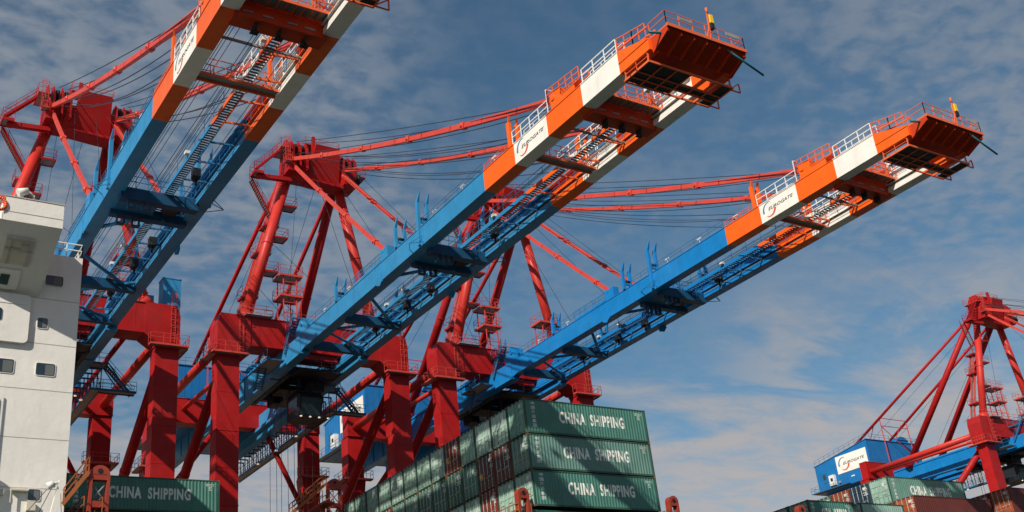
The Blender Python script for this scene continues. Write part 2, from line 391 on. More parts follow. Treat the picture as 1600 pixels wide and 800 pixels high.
        for y, h, m in ((-12, 51.7, 0), (-7.5, 51.2, 0), (6.0, 50.8, 0)):
            f = MB()
            for xx, tl in ((s*4.02, s*.0), (s*3.05, s*.0)):
                f.beam((xx, y, 46.4 if xx*s > 4 and y == -12 else ZT), (xx, y, h-.9), .28, .34, 0)
                f.quadbox([(xx-.14, y-.17, h-.9), (xx+.14, y-.17, h-.9), (xx+.14, y+.17, h-.9), (xx-.14, y+.17, h-.9), (xx-.02, y-.55, h), (xx+.04, y-.55, h), (xx+.04, y-.30, h), (xx-.02, y-.30, h)], 0)
            f.beam((s*4.0, y, ZT+.7), (s*3.05, y, ZT+.7), .2, .3, 0); f.tube((s*3.9, y-.02, ZT+.95), (s*3.15, y-.02, ZT+.95), .17, 10, m=1)
            P('boom_guide_fork', f, [BLUE_PALE, BLACK])
        f = MB()
        for xx in (s*3.9, s*3.1): f.beam((xx, -27.55, ZT), (xx, -27.55, ZT+2.3), .22, .42, 0)
        for xx in (s*3.9, s*3.1): f.beam((xx, -27.55, ZT+2.2), (xx+s*.12, -27.9, ZT+2.75), .12, .3, 0)
        P('stay_support_fork', f, [ORANGE])
        # outer stay anchor block
        f = MB(); f.box(*sorted((s*3.97, s*3.1)), -34.85, -33.5, ZT, ZT+1.35); f.box(*sorted((s*3.97, s*3.85)), -36.6, -34.85, ZT, ZT+.6); f.tube((s*4.05, -33.9, ZT+.9), (s*3.0, -33.9, ZT+.9), .25, 12)
        P('stay_anchor', f, [ORANGE])
        f = MB(); f.box(*sorted((s*3.97, s*3.2)), -5.6, -4.1, ZT, ZT+1.2); f.beam((s*3.5, -3.9, ZT+.2), (s*3.5, 1.8, ZT+.1), .9, .25); f.tube((s*4.0, -4.6, ZT+1.0), (s*3.1, -4.6, ZT+1.0), .22, 12); f.rail((s*3.9, -4, ZT+.2), (s*3.9, 2, ZT+.2), .9, 1.2, .03)
        P('stay_anchor', f, [BLUE_PALE])
        f = MB(); f.prism([(-3.2, 46.05), (-3.9, 45.75), (-4.4, 46.1), (-3.9, 47.6), (-3.4, 47.3)], 'x', *sorted((s*GA, s*(GA+.14)))); P('boom_latch_fin', f, [BLUE_PALE])
        # thin antenna brace on the outer face
        f = MB(); f.path([(s*4.0, -10.0, 46.9), (s*5.2, -12.2, 46.3), (s*4.0, -12.4, 47.2)], .035); f.path([(s*4.0, -12.6, 46.5), (s*5.2, -12.2, 46.3)], .035)
        P('sensor_bracket', f, [RAILB])
        for y in (9.5, 3.5, -14.5, -19.5, -24.8) if s < 0 else (8, -16, -22):
            l = MB(); l.box(s*3.75-.06, s*3.75+.06, y-.3, y+.3, ZT+.5, ZT+.6, 0); l.tube((s*3.75, y, ZT), (s*3.75, y, ZT+.45), .03, 4, m=0); l.box(s*3.75-.05, s*3.75+.05, y-.28, y+.28, ZT+.452, ZT+.498, 1)
            P('floodlight', l, [LAMPB, LAMPB])
    # --- boom inner structure
    def cross(y0, y1, z0, z1, mats, name='boom_cross_beam'):
        b = MB(); b.box(-GI, GI, y0, y1, z0, z1); return b
    b = cross(-37.35, -36.1, 46.0, 47.25, 0)
    for xx in (-1.6, 0, 1.7): b.box(xx-.06, xx+.06, -37.1, -36.5, 45.45, 46.0, 1); b.box(xx-.25, xx+.25, -37.0, -36.6, 45.35, 45.45, 1)
    for xx in (-2.2, -.9, .7, 1.9): b.box(xx-.35, xx+.35, -37.41, -37.35, 46.35, 46.47, 2)
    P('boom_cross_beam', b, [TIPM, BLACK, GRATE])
    w = MB(); w.platform(-GI+.1, GI-.1, -38.5, -37.45, 47.3, .22, 0, 1, 'fb', r=.04)
    for i in range(11):
        xx = -2.8+i*.56; w.box(xx-.03, xx+.03, -38.4, -37.5, 47.0, 47.08, 0)
    w.rail((1.6, -38.5, 47.3), (2.9, -37.9, 47.3), 1.1, .4, .045); P('cross_walkway', w, [RAILO, GRATE])
    w = MB(); w.beam((-GI, -33.8, 46.75), (GI, -33.8, 46.75), .14, .16); P('boom_tie_rod', w, [GRATE])
    w = MB(); w.platform(-GI+.05, GI-.05, -29.9, -29.2, 46.6, .2, 0, 1, 'fb', h=1.15, r=.035); w.box(-GI, GI, -29.19, -29.05, 46.35, 46.62, 0)
    P('cross_walkway', w, [RAILO, GRATE])
    for (y0, y1, z0, z1) in ((-12.3, -11.5, 45.75, 46.75), (-9.2, -8.5, 45.85, 46.7), (5.3, 6.0, 45.9, 46.8)):
        b = MB(); b.box(-GI, GI, y0, y1, z0, z1)
        if y0 < -8:
            for xx in (-2.2, -1.0): b.box(xx-.3, xx+.3, y0+.1, y0+.5, z0-.75, z0-.65); b.box(xx-.32, xx-.24, y0+.1, y0+.5, z0-.65, z0); b.box(xx+.24, xx+.32, y0+.1, y0+.5, z0-.65, z0)
        P('boom_cross_beam', b, [BLUE_SHADE])
    b = MB(); b.box(-GI+.2, .2, -11.4, -9.3, 46.2, 46.35, 0)
    for i in range(6): b.box(-2.7+i*.45, -2.4+i*.45, -11.5, -9.3, 46.36, 46.5, 1)
    b.rail((-2.9, -12.1, 46.8), (GI-.2, -12.1, 46.8), 1.1, 1.0, .035); b.box(.9, 1.9, -11.3, -9.6, 46.2, 47.2, 2); b.tube((2.2, -11, 46.9), (2.2, -9.6, 46.9), .3, 10, m=2)
    P('rope_support_deck', b, [RAILB, GRATE, DARK])
    b = MB()
    P('boom_cross_beam', MB().box(-GI, GI, 13.6, 14.2, 45.95, 46.9), [BLUE_SHADE])
    for a, c, r in (((-GI, -5.0, 46.5), (.6, -8.9, 46.5), .16), ((-GI, 0.2, 46.5), (GI, 6.6, 46.5), .17), ((-GI, 9.3, 46.5), (GI, 4.5, 46.5), .15), ((-GI, 10.2, 46.5), (GI, 14.0, 46.5), .14)): b = MB(); b.tube(a, c, r, 8); P('plan_brace', b, [BLUE_PALE])
    # catwalk between the girders
    c = MB(); cols = [0, 1, 2, 1]
    for i in range(4):
        ya, yb = YS[i], max(YS[i+1], -36.0)
        c.box(.26, .34, yb, ya, 46.75, 47.12, cols[i]); c.box(.94, 1.0, yb, ya, 46.75, 46.95, cols[i]);         y = ya
        while y > yb+.2:
            c.box(.30, .97, y-.17, y-.02, 46.78, 46.83, 3); y -= .34
    P('boom_catwalk', c, [BLUE_PALE, ORANGE, WHITE, TREAD])
    c = MB(); c.rail((.30, 14, 47.1), (.30, -28, 47.1), 1.1, 2.1, .028, 0); c.rail((.30, -28.2, 47.1), (.30, -36, 47.1), 1.1, 1.6, .045, 1)
    P('catwalk_railing', c, [RAILB, RAILW])
    c = MB(); y = 12.5
    while y > -36:
        c = MB(); c.beam((1.0, y, 46.85), (GI, y-.25, 46.85), .10, .14, 0); P('catwalk_tie', c, [RAILB if y > -23.3 else RAILO]); y -= 3.05
    for (x, y) in ((.55, -18.2), (.5, -1.0), (.6, 3.0), (.5, -34.0), (.6, -40.0)):
        l = MB(); l.box(x-.55, x-.2, y-.2, y+.2, 47.15, 47.4, 0); l.box(x-.25, x-.15, y-.06, y+.06, 46.9, 47.2, 0); P('floodlight', l, [LAMPB])
    for (x, y) in ((1.5, 8.0), (1.8, 1.5), (2.0, -3.2), (1.6, -16.0)):
        l = MB(); l.box(x-.3, x+.3, y-.3, y+.3, 46.5, 47.3, 0); l.tube((x, y-.5, 46.6), (x, y+.5, 46.6), .18, 8, m=0); l.box(x-.08, x+.08, y-.08, y+.08, 45.9, 46.5, 0); P('rope_roller', l, [DARK])
    # ropes along the boom
    c = MB()
    for x, z in ((-2.45, 46.9), (-2.25, 46.9), (-1.7, 47.3), (-1.0, 46.6), (-.75, 46.6), (-.35, 47.2), (2.1, 47.4), (2.3, 47.0)): P('trolley_rope', MB().tube((x, -36.3, z), (x, 24, z), .024, 4), [ROPE])
    # --- boom tip
    t = MB(); t.box(-GI, GI, -45.2, -44.1, 46.30, 47.15, 0)
    t.quadbox([(-3.6, -45.2, 46.35), (3.6, -45.2, 46.35), (3.6, -44.9, 46.35), (-3.6, -44.9, 46.35), (-3.6, -46.95, 47.02), (3.6, -46.95, 47.02), (3.6, -46.6, 47.10), (-3.6, -46.6, 47.10)], 0)
    for i in range(7):
        x = -3.55+i*7.1/6; t.prism([(-45.21, 46.33), (-45.21, 46.02), (-46.9, 46.78), (-46.9, 47.0)], 'x', x-.05, x+.05, 0)
    for s in (-1, 1): t.prism([(-45.2, 46.0), (-45.2, 47.2), (-46.95, 47.18), (-46.95, 46.8)], 'x', *sorted((s*3.62, s*3.7)), 0)
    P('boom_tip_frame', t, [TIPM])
    t = MB(); t.platform(-3.7, 3.7, -46.95, -45.2, 47.3, .16, 0, 1, 'lrf', h=1.15, r=.034)
    t.box(-3.75, 3.75, -47.08, -46.96, 47.1, 47.36, 0); t.box(-2.4, -1.2, -47.0, -46.96, 48.05, 48.32, 1); t.box(2.0, 3.4, -47.0, -46.96, 48.15, 48.42, 1)
    P('tip_platform', t, [RAILO, GRATE])
    t = MB(); t.beam((.3, -47.05, 47.2), (.42, -47.05, 49.5), .10, .10, 0); t.tube((.42, -47.05, 49.5), (.42, -47.05, 49.95), .09, 8, m=0); t.box(.49, .79, -47.2, -46.9, 48.65, 49.35, 1); t.box(.48, .78, -47.2, -46.9, 48.15, 48.6, 2)
    t.beam((.0, -47.05, 47.3), (.4, -47.05, 48.4), .08, .08, 0)
    P('warning_light', t, [RAILO, YELLOW, BLACK])
    P('teal_pole', MB().tube((2.0, -46.8, 47.0), (5.1, -46.95, 45.6), .08, 8), [TEAL]); t = MB(); t.tube((-4.7, -46.1, 46.85), (-1.8, -46.6, 47.25), .10, 8); P('teal_pole', t, [TEAL])
    t = MB(); t.quadbox  # maintenance platform under the tip
    z = 45.55
    for x in (-3.95, -2.65, -1.35, -.05, 1.25, 2.55, 3.95): t.box(x-.05, x+.05, -44.85, -42.2, z-.16, z, 0)
    for y in (-44.9, -43.6, -42.9, -42.2): t.box(-4.0, 4.0, y-.05, y+.05, z-.17, z-.01, 0)
    t.box(-3.9, .0, -44.8, -42.3, z-.10, z-.06, 1); t.box(3.0, 3.9, -44.8, -42.3, z-.10, z-.06, 1); t.box(.0, 3.0, -43.55, -43.0, z-.10, z-.06, 1)
    for x in (-3.9, 3.9):
        for y in (-44.8, -42.3): t.beam((x, y, z), (x*.97, y, 46.3), .09, .09, 0)
        t.rail((x, -44.8, z), (x, -42.3, z), .7, 1.2, .03, 0)
    for y in (-42.3, -44.6): t.path([(3.95, y, z-.05), (5.0, y, z-.05), (5.0, y, z+.75), (3.95, y, z-.05)], .06, 4, 0)
    P('maintenance_platform', t, [RAILO, DARK])
    # --- waterside portal
    for s in (-1, 1):
        l = MB(); x0, x1 = s*10.5-1.24, s*10.5+1.24
        l.box(x0, x1, 19.9, 21.75, 6.2, 46.6); l.box(x0-.10, x1+.10, 19.8, 21.85, 46.6, 47.1)
        l.box(x0-.04, x1+.04, 19.86, 21.79, 30, 30.12); l.box(x0-.04, x1+.04, 19.86, 21.79, 38, 38.12)
        for zz_ in (14, 22, 26, 34, 42.3): l.box(x0-.02, x1+.02, 19.88, 21.77, zz_, zz_+.05)
        l.prism([(21.75, 44.0), (22.6, 44.9), (22.6, 46.55), (21.75, 46.55)], 'x', s*10.5-.5, s*10.5+.5)
        P('waterside_leg', l, [RED])
        h = MB()
        pts = [(s*(10.5+1.28), 47.1), (s*(10.5+1.28), 50.3), (s*(10.5+.95), 51.5), (s*8.0, 51.52), (s*8.0, 47.95), (s*9.2, 47.1)]
        h.prism(pts, 'y', 19.84, 22.5); P('portal_head', h, [RED])
        r = MB(); r.platform(s*10.5-2.05, s*10.5+2.05, 19.0, 19.78, 46.75, .2, 0, 1, 'lrf', r=.03)
        r.platform(*sorted((s*11.85, s*12.7)), 19.78, 22.8, 46.75, .2, 0, 1, 'rlb', r=.03)
        P('leg_platform', r, [RAILR, GRATE])
        if s < 0:
            for (xx) in (-9.1,):
                c = MB()
                for dx in (-.22, .22): c.tube((xx+dx, 19.7, 47.2), (xx+dx, 19.7, 53.0), .035, 4)
                for i in range(19): c.tube((xx-.22, 19.7, 47.4+i*.3), (xx+.22, 19.7, 47.4+i*.3), .025, 4)
                for i in range(8): c.path([(xx-.3, 19.7, 47.9+i*.7), (xx-.3, 19.1, 47.9+i*.7), (xx+.3, 19.1, 47.9+i*.7), (xx+.3, 19.7, 47.9+i*.7)], .025, 4)
                P('cage_ladder', c, [RAILR])
        else:
            c = MB(); xx = 11.0
            for dx in (-.22, .22): c.tube((xx+dx, 19.75, 47.2), (xx+dx, 19.75, 53.0), .035, 4)
            for i in range(19): c.tube((xx-.22, 19.75, 47.4+i*.3), (xx+.22, 19.75, 47.4+i*.3), .025, 4)
            for i in range(6): c.path([(xx-.3, 19.8, 48.9+i*.7), (xx-.3, 19.2, 48.9+i*.7), (xx+.3, 19.2, 48.9+i*.7), (xx+.3, 19.8, 48.9+i*.7)], .025, 4)
            P('cage_ladder', c, [RAILR])
            c = MB(); c.box(10.55, 12.55, 22.6, 24.2, 51.6, 55.9); c.box(10.5, 12.6, 22.55, 24.25, 55.9, 56.0); P('electrical_cabin', c, [BLUE_PALE])
            c = MB(); c.box(8.6, 9.6, 22.6, 23.4, 51.6, 53.6); P('electrical_cabinet', c, [BLUE_PALE])
    b = MB(); b.box(-8.0, 8.0, 19.95, 22.4, 48.05, 51.42); b.box(-8.0, 8.0, 19.85, 22.5, 48.0, 48.06); b.box(-8.0, 8.0, 19.85, 22.5, 51.42, 51.5)
    b.box(-2.6, 2.6, 20.2, 22.2, 47.3, 48.0)
    for x in range(-7, 8, 2): b.box(x-.02, x+.02, 19.93, 19.95, 48.1, 51.4)
    P('portal_cross_beam', b, [RED])
    b = MB(); b.rail((-9.0, 22.4, 51.5), (9.0, 22.4, 51.5), 1.1, 1.5, .028); b.rail((-9.0, 20.0, 51.5), (-5.4, 20.0, 51.5), 1.1, 1.0, .03); b.rail((-4, 20.0, 51.5), (7, 20.0, 51.5), 1.1, 1.5, .028)
    b.box(-8.8, -5.6, 19.2, 19.9, 51.48, 51.56, 1); b.rail((-8.8, 19.2, 51.56), (-5.6, 19.2, 51.56), 1.1, .8, .03); P('beam_railing', b, [RAILR, GRATE])
    # stair from the beam top down to the boom
    b = MB(); b.platform(-3.9, -2.2, 17.6, 19.8, 50.0, .15, 0, 1, 'lfr'); b.stairs((-4.35, 19.2, 47.1), (-4.35, 16.6, 50.6), (1, 0, 0), .75, 0); b.platform(-6.4, -4.4, 19.0, 23.6, 46.4, .15, 0, 1, 'lb'); b.stairs((-6.1, 23.5, 44.2), (-6.1, 22.0, 46.4), (1, 0, 0), .8, 0)
    P('boom_access_stair', b, [RAILB, GRATE])
    # --- tower (A-frame)
    for s in (-1, 1):
        l = MB(); a = Vector((s*8.2, 21.3, 51.5)); t_ = Vector((s*3.2, 20.2, 71.2))
        l.tube(a, t_, .64, 20, .60); l.tube(a, a.lerp(t_, .055), 1.35, 8, .66); l.tube(a.lerp(t_, .07), a.lerp(t_, .075), .72, 20); l.tube(a.lerp(t_, .5), a.lerp(t_, .504), .68, 20)
        P('tower_leg', l, [TOWER])
        l = MB(); a = Vector((s*4.3, 41.8, 49.0)); t_ = Vector((s*3.4, 21.2, 71.6)); l.tube(a, t_, .60, 20, .56); l.tube(a, a.lerp(t_, .04), 1.1, 8, .62); l.tube(a.lerp(t_, .5), a.lerp(t_, .504), .64, 20)
        P('rear_tower_leg', l, [RED])
        l = MB(); l.tube((s*4.6, 63, 51.4), (s*3.4, 21.6, 71.6), .27, 12); P('backstay', l, [RED])
        for nm, a, c, w, hh in (('outer_forestay', (s*3.45, 18.3, 72.2), (s*3.62, -33.9, 49.05), .34, .46), ('inner_forestay', (s*3.3, 18.5, 71.6), (s*3.58, -4.7, 49.2), .29, .38)):
            a = Vector(a); c = Vector(c); sg = .75 if w > .3 else .25; l = MB()
            def cat(t, a=a, c=c, sg=sg): return a.lerp(c, t)-Vector((0, 0, sg*4*t*(1-t)))
            for q_ in range(10): l.beam(cat(q_/10), cat((q_+1)/10+.003), w, hh)
            st = P(nm, l, [STAY])
            for t_ in ((.17, .36, .55, .74) if w > .3 else (.33, .62, .9)):
                k = MB(); q = cat(t_); d = (cat(t_+.02)-cat(t_-.02)).normalized(); k.beam(q-d*.35, q+d*.35, w+.16, hh+.14); k.tube(q-Vector((w/2+.2, 0, 0)), q+Vector((w/2+.2, 0, 0)), .16, 10)
                P('stay_joint', k, [STAY], st)
    h = MB(); h.quadbox([(-3.4, 18.95, 70.0), (3.4, 18.95, 70.0), (3.4, 20.6, 70.0), (-3.4, 20.6, 70.0), (-3.4, 18.4, 73.0), (3.4, 18.4, 73.0), (3.4, 20.6, 73.0), (-3.4, 20.6, 73.0)])
    h.quadbox([(-1.3, 18.9, 70.2), (2.9, 18.9, 70.2), (2.9, 19.9, 70.2), (-1.3, 19.9, 70.2), (-.6, 17.5, 74.6), (2.6, 17.5, 74.6), (2.6, 19.9, 74.6), (-.6, 19.9, 74.6)])
    h.quadbox([(-2.2, 18.9, 70.2), (-1.3, 18.9, 70.2), (-1.3, 19.9, 70.2), (-2.2, 19.9, 70.2), (-1.9, 18.2, 72.3), (-.95, 18.1, 72.3), (-.95, 19.9, 72.3), (-1.9, 19.9, 72.3)])
    h.prism([(-.5, 71.9), (2.7, 71.9), (2.6, 74.9), (-.4, 74.9)], 'y', 19.92, 20.7)
    for x in (-3.95, -3.35, -2.45, -1.55): h.prism([(17.9, 71.0), (20.8, 71.0), (20.8, 73.6), (20.0, 75.1), (18.7, 75.1), (17.9, 73.9)], 'x', x-.07, x+.07)
    for x in (3.3, 4.2, 4.9): h.prism([(17.9, 70.6), (20.8, 70.6), (20.8, 73.0), (19.9, 74.4), (18.7, 74.4), (17.9, 73.4)], 'x', x-.07, x+.07)
    h.box(-4.1, -3.2, 17.8, 20.9, 70.4, 72.6); h.box(3.2, 5.0, 17.8, 20.9, 70.0, 72.2)
    h.prism([(-1.7, 70.0), (-1.0, 69.9), (3.3, 69.6), (3.4, 70.0)], 'y', 18.35, 20.5)
    P('apex_head', h, [RED])
    for x, z, y in ((-2.9, 74.1, 19.2), (-2.0, 74.1, 19.2), (3.75, 73.5, 19.2), (4.55, 73.5, 19.2), (4.9, 70.8, 17.9)):
        h = MB(); h.tube((x-.16, y, z), (x+.16, y, z), .78, 20); P('rope_sheave', h, [BLACK])
    h = MB()
    h.platform(-5.0, -3.7, 17.9, 20.9, 73.6, .12, 0, 1, 'lfb'); P('apex_platform', MB().platform(-1.5, 3.0, 18.6, 20.4, 75.15, .1, 0, 1, 'lrfb', h=.9), [RAILR, GRATE]); P('apex_platform', MB().platform(4.9, 6.2, 17.9, 20.9, 71.6, .12, 0, 1, 'rfb'), [RAILR, GRATE]); P('apex_platform', MB().platform(-4.6, -3.9, 17.2, 18.2, 71.4, .1, 0, 1, 'lf'), [RAILR, GRATE])
    for xx in (-4.4,):
        for i in range(6): h.path([(xx-.35, 17.9, 71.6+i*.6), (xx-.35, 17.3, 71.6+i*.6), (xx+.35, 17.3, 71.6+i*.6), (xx+.35, 17.9, 71.6+i*.6)], .03, 4)
        for dx in (-.3, 0, .3): h.tube((xx+dx, 17.3, 71.4), (xx+dx, 17.3, 75), .03, 4)
    P('apex_platform', h, [RAILR, GRATE]); P('aerial_mast', MB().tube((.3, 19, 75.15), (.3, 19, 76.3), .05, 6).box(.1, .5, 18.9, 19.1, 75.0, 75.2), [RAILR])
    P('sheave_bracket', MB().box(-.9, -.5, 18.0, 18.4, 73.0, 75.9), [RED])
    h = MB(); h.beam((-3.3, 19.2, 69.75), (-7.6, 19.0, 69.3), .6, .5, 0); h.platform(-8.2, -7.0, 18.3, 19.9, 69.75, .35, 0, 1, 'lfb'); h.stairs((-8.0, 18.3, 69.9), (-5.0, 18.3, 73.2), (0, 1, 0), .8, 0)
    h.stairs((-4.9, 20.9, 64.9), (-7.9, 20.0, 69.4), (0, .9, 0), .8, 0, 1); P('apex_outrigger', h, [RED, GRATE])
    # platforms and zig-zag stairs on the left tower leg
    zs = [55.1, 58.0, 60.7, 64.2, 66.7]; last = None
    for i, zf in enumerate([54.9, 57.9, 60.6, 62.4, 64.3, 66.7]):
        t_ = (zf-51.5)/(71.2-51.5); cx = -8.2+5*t_; cy = 21.3-1.1*t_
        p_ = MB()
        if i % 2 == 0: p_.platform(cx-1.0, cx+.9, cy+.5, cy+2.3, zf, .25, 0, 1, 'lrb', r=.028)
        else: p_.platform(cx+.55, cx+2.1, cy-.6, cy+1.0, zf, .22, 0, 1, 'rfb', r=.028)
        P('tower_landing', p_, [RED, GRATE])
        if i % 2 == 0 and last: 
            p_ = MB(); p_.stairs((last[0]-.3, last[1]+1.3, last[2]), (cx-.2, cy+.9, zf), (0, .7, 0), .7, 0, 1); P('tower_stair', p_, [RAILR, GRATE])
        if i % 2 == 0: last = (cx, cy, zf)
    p_ = MB(); p_.stairs((-8.6, 22.7, 51.6), (-7.6, 22.6, 54.9), (0, .7, 0), .7, 0, 1); P('tower_stair', p_, [RAILR, GRATE])
    # lattice service towers on the beam
    for x0, x1, y0, y1, zt, plats in ((-3.9, -2.3, 20.3, 22.1, 57.6, (55.0, 57.6)), (5.2, 7.2, 20.4, 22.2, 56.8, (53.8, 56.8))):
        t = MB()
        for x in (x0, x1):
            for y in (y0, y1): t.beam((x, y, 51.5), (x, y, zt), .11, .11)
        z = 51.5; k = 0
        while z < zt-1:
            a, c = (x0, x1) if k % 2 else (x1, x0); t.tube((a, y0, z), (c, y0, z+1.3), .035, 4); t.tube((a, y1, z), (c, y1, z+1.3), .035, 4); t.tube((x0, y0, z+1.3), (x1, y0, z+1.3), .04, 4); t.tube((x1, y0, z), (x1, y1, z+1.3), .035, 4); z += 1.3; k += 1
        for i in range(int((zt-51.5)/.3)): t.tube((x1+.15, y0, 51.6+i*.3), (x1+.55, y0, 51.6+i*.3), .022, 4)
        for dx in (.15, .55): t.tube((x1+dx, y0, 51.5), (x1+dx, y0, zt+1), .03, 4)
        for zp_ in plats: t.platform(x0-.5, x1+.7, y0-.3, y1+.3, zp_, .25, 0, 1, 'lrfb', r=.03)
        P('service_tower', t, [RAILR, GRATE])
    # --- landside portal, house, ties
    for s in (-1, 1):
        l = MB(); x0, x1 = s*10.5-1.16, s*10.5+1.16
        l.box(x0, x1, 46.0, 47.9, 6.2, 41.0); l.box(x0-.1, x1+.1, 45.9, 48.0, 41.0, 41.4); l.box(x0, x1, 45.9, 48.0, 41.4, 47.2); l.prism([(s*10.5-1.16, 38.8), (s*10.5+1.16, 38.8), (s*10.5+1.4, 41), (s*10.5-1.4, 41)], 'y', 45.95, 47.95)
        P('landside_leg', l, [RED])
        r = MB(); r.platform(s*10.5-2.1, s*10.5+2.1, 45.0, 45.85, 41.1, .2, 0, 1, 'lrf', r=.03); r.platform(*sorted((s*11.8, s*12.6)), 45.85, 48.6, 41.1, .2, 0, 1, 'rlb', r=.03); P('leg_platform', r, [RAILR, GRATE])
        t = MB(); t.tube((s*10.5, 21.7, 48.75), (s*10.5, 45.75, 48.45), .52, 18); P('portal_tie', t, [TOWER])
        t = MB(); t.tube((s*10.5, 21.8, 46.1), (s*10.5, 46.6, 27.6), .56, 18); t.tube((s*10.5, 33.9, 37.1), (s*10.5, 34.2, 36.87), .61, 18); P('portal_diagonal', t, [RED])
        t = MB(); t.box(s*10.5-1.0, s*10.5+1.0, 21.8, 46, 14.5, 17.0); P('lower_tie_beam', t, [RED])
        t = MB(); t.tube((s*3.7, 44.4, 45.6), (s*9.4, 46.8, 37.0), .35, 12); P('girder_strut', t, [RED])
        t = MB(); t.tube((s*6.9, 22.5, 48.7), (s*7.2, 45.7, 48.9), .30, 12); P('inner_tie', t, [TOWER])
    l = MB(); l.box(-11.7, 11.7, 45.72, 47.32, 47.2, 50.35); l.box(-11.75, 11.75, 45.66, 47.38, 50.35, 50.43); l.box(-11.75, 11.75, 45.66, 47.38, 47.12, 47.2); P('landside_cross_beam', l, [RED])
    for yy, nm in ((20.8, 'waterside'), (46.95, 'landside')):
        t = MB(); t.box(-11.5, 11.5, yy-.9, yy+.9, 4.9, 6.2); P('sill_beam', t, [RED])
        for s in (-1, 1):
            for k in range(2):
                xx = s*(10.5)+(k-.5)*3.4; t = MB(); t.box(xx-1.4, xx+1.4, yy-.45, yy+.45, QZ+.5, 4.9)
                for j in (-.9, .9): t.tube((xx+j, yy-.25, QZ+.36), (xx+j, yy+.25, QZ+.36), .36, 16, m=1)
                P('bogie', t, [RED, BLACK])
    hs = MB(); X8 = 8.0
    def rz(y): return 55.55-(y-47.45)*.135
    hs.quadbox([(-X8, 47.45, 48.4), (X8, 47.45, 48.4), (X8, 61.4, 48.4), (-X8, 61.4, 48.4), (-X8, 47.45, rz(47.45)), (X8, 47.45, rz(47.45)), (X8, 61.4, rz(61.4)), (-X8, 61.4, rz(61.4))])
    for i in range(15):
        y = 47.9+i*.95; hs.box(-X8-.03, -X8, y-.03, y+.03, 48.45, rz(y)-.1)
    for i in range(17):
        x = -7.6+i*.95; hs.box(x-.03, x+.03, 47.42, 47.45, 50.5, 55.4)
    hs.box(-X8-.1, X8+.1, 47.35, 61.5, 48.2, 48.4); hs.prism([(47.3, 55.57), (61.6, 53.64), (61.6, 53.76), (47.3, 55.69)], 'x', -X8-.12, X8+.12)
    house = P('machine_house', hs, [BLUE_H])
    pn = MB(); pn.box(-X8-.07, -X8-.03, 47.9, 55.75, 50.7, 54.15); pn_o = P('sign_panel', pn, [WHITE], house)
    logo(house, Vector((-X8-.07, 55.6, 50.85))-Vector(O), (0, -1, 0), (0, 0, 1), 7.6, 3.2, .02)
    pn = MB(); pn.box(-X8-.06, -X8-.03, 58.9, 59.9, 49.9, 51.9, 0); pn.box(-X8-.08, -X8-.06, 59.1, 59.7, 50.6, 51.6, 1); P('house_door', pn, [RAILB, GLASS], house)
    pn = MB(); pn.box(-X8-.75, -X8-.03, 56.5, 57.8, 48.9, 50.9, 0); pn.box(-X8-.77, -X8-.75, 56.8, 57.4, 49.7, 50.3, 1); P('air_conditioner', pn, [LAMPB, BLACK], house)
    pn = MB()
    for y in (49.0, 51.8): pn.box(-X8-.05, -X8-.03, y, y+.9, 49.5, 49.7, 0)
    pn.box(-X8-.3, -X8-.03, 55.4, 55.9, 49.0, 49.4, 1); P('vent', pn, [LAMPB, GRATE], house)
    pn = MB(); pn.railpoly([(-X8, 61.3, rz(61.3)+.1), (-X8, 47.5, rz(47.5)+.12), (X8, 47.5, rz(47.5)+.12), (X8, 61.3, rz(61.3)+.1)], h=1.1, sp=1.4, r=.03); P('roof_railing', pn, [RAILB], house)
    pn = MB(); pn.prism([(3.6+2.0*math.cos(R(a)), 55.0+2.0*math.sin(R(a))) for a in range(-10, 195, 12)], 'y', 47.6, 49.2); P('winch_cover', pn, [BLUE_D], house)
    pn = MB(); pn.platform(-X8-1.1, -X8-.12, 53.0, 62.6, 48.4, .15, 0, 1, 'lb', r=.028); pn.platform(-X8-.1, X8, 61.55, 62.6, 48.4, .15, 0, 1, 'b', r=.028); pn.rail((-7.9, 46.9, 50.43), (7.9, 46.9, 50.43), 1.1, 1.2, .03); P('house_gallery', pn, [RAILB, GRATE], house)
    pn = MB()
    for x in (-4.05, 4.05):
        pn.beam((x, 46.0, 50.4), (x*.99, 46.1, 59.9), .14, .14); pn.beam((x*.86, 50.5, 55.2), (x*.99, 47.5, 59.3), .12, .12)
    for z in (59.8, 58.2): pn.beam((-4.05, 46.1, z), (4.05, 46.1, z), .12, .12)
    pn.beam((-4.05, 46.1, 58.2), (4.05, 46.1, 52.5), .1, .1); P('backstay_support', pn, [RAILR])
    # --- trolley, cab, gangway
    t = MB()
    for y in (22.2, 25.2, 28.6, 31.8): t.box(-2.9, 2.9, y-.35, y+.35, 46.0, 46.9)
    for x in (-2.7, 2.7): t.box(x-.25, x+.25, 21.5, 33, 45.7, 46.5)
    t.box(-2.2, 2.2, 25.6, 28.2, 45.4, 46.0); t.box(-1.6, -.4, 29.2, 31.2, 44.9, 46.0); t.box(.5, 2.1, 22.9, 24.7, 44.6, 45.7)
    for x in (-2.75, 2.75):
        for y in (22.2, 31.8): t.tube((x-.14, y, 47.2), (x+.14, y, 47.2), .35, 14)
    for x in (-1.9, -1.1, 1.1, 1.9):
        for y in (26.2, 29.6): t.tube((x-.1, y, 46.1), (x+.1, y, 46.1), .5, 14)
    t.platform(-2.6, 2.6, 18.9, 21.4, 45.6, .15, 0, 0, 'lrf', h=1.0, r=.03); t.rail((-2.6, 33, 45.8), (2.6, 33, 45.8), 1.0, 1.0, .03)
    tr = P('trolley', t, [DARK])
    c = MB(); c.prism([(22.0, 43.9), (21.5, 43.3), (22.1, 41.2), (25.4, 41.2), (25.4, 43.9)], 'x', -1.5, 1.3, 0)
    for x in (-1.3, 1.1):
        for y in (22.4, 25.1): c.beam((x, y, 43.9), (x, y, 45.7), .14, .14, 0)
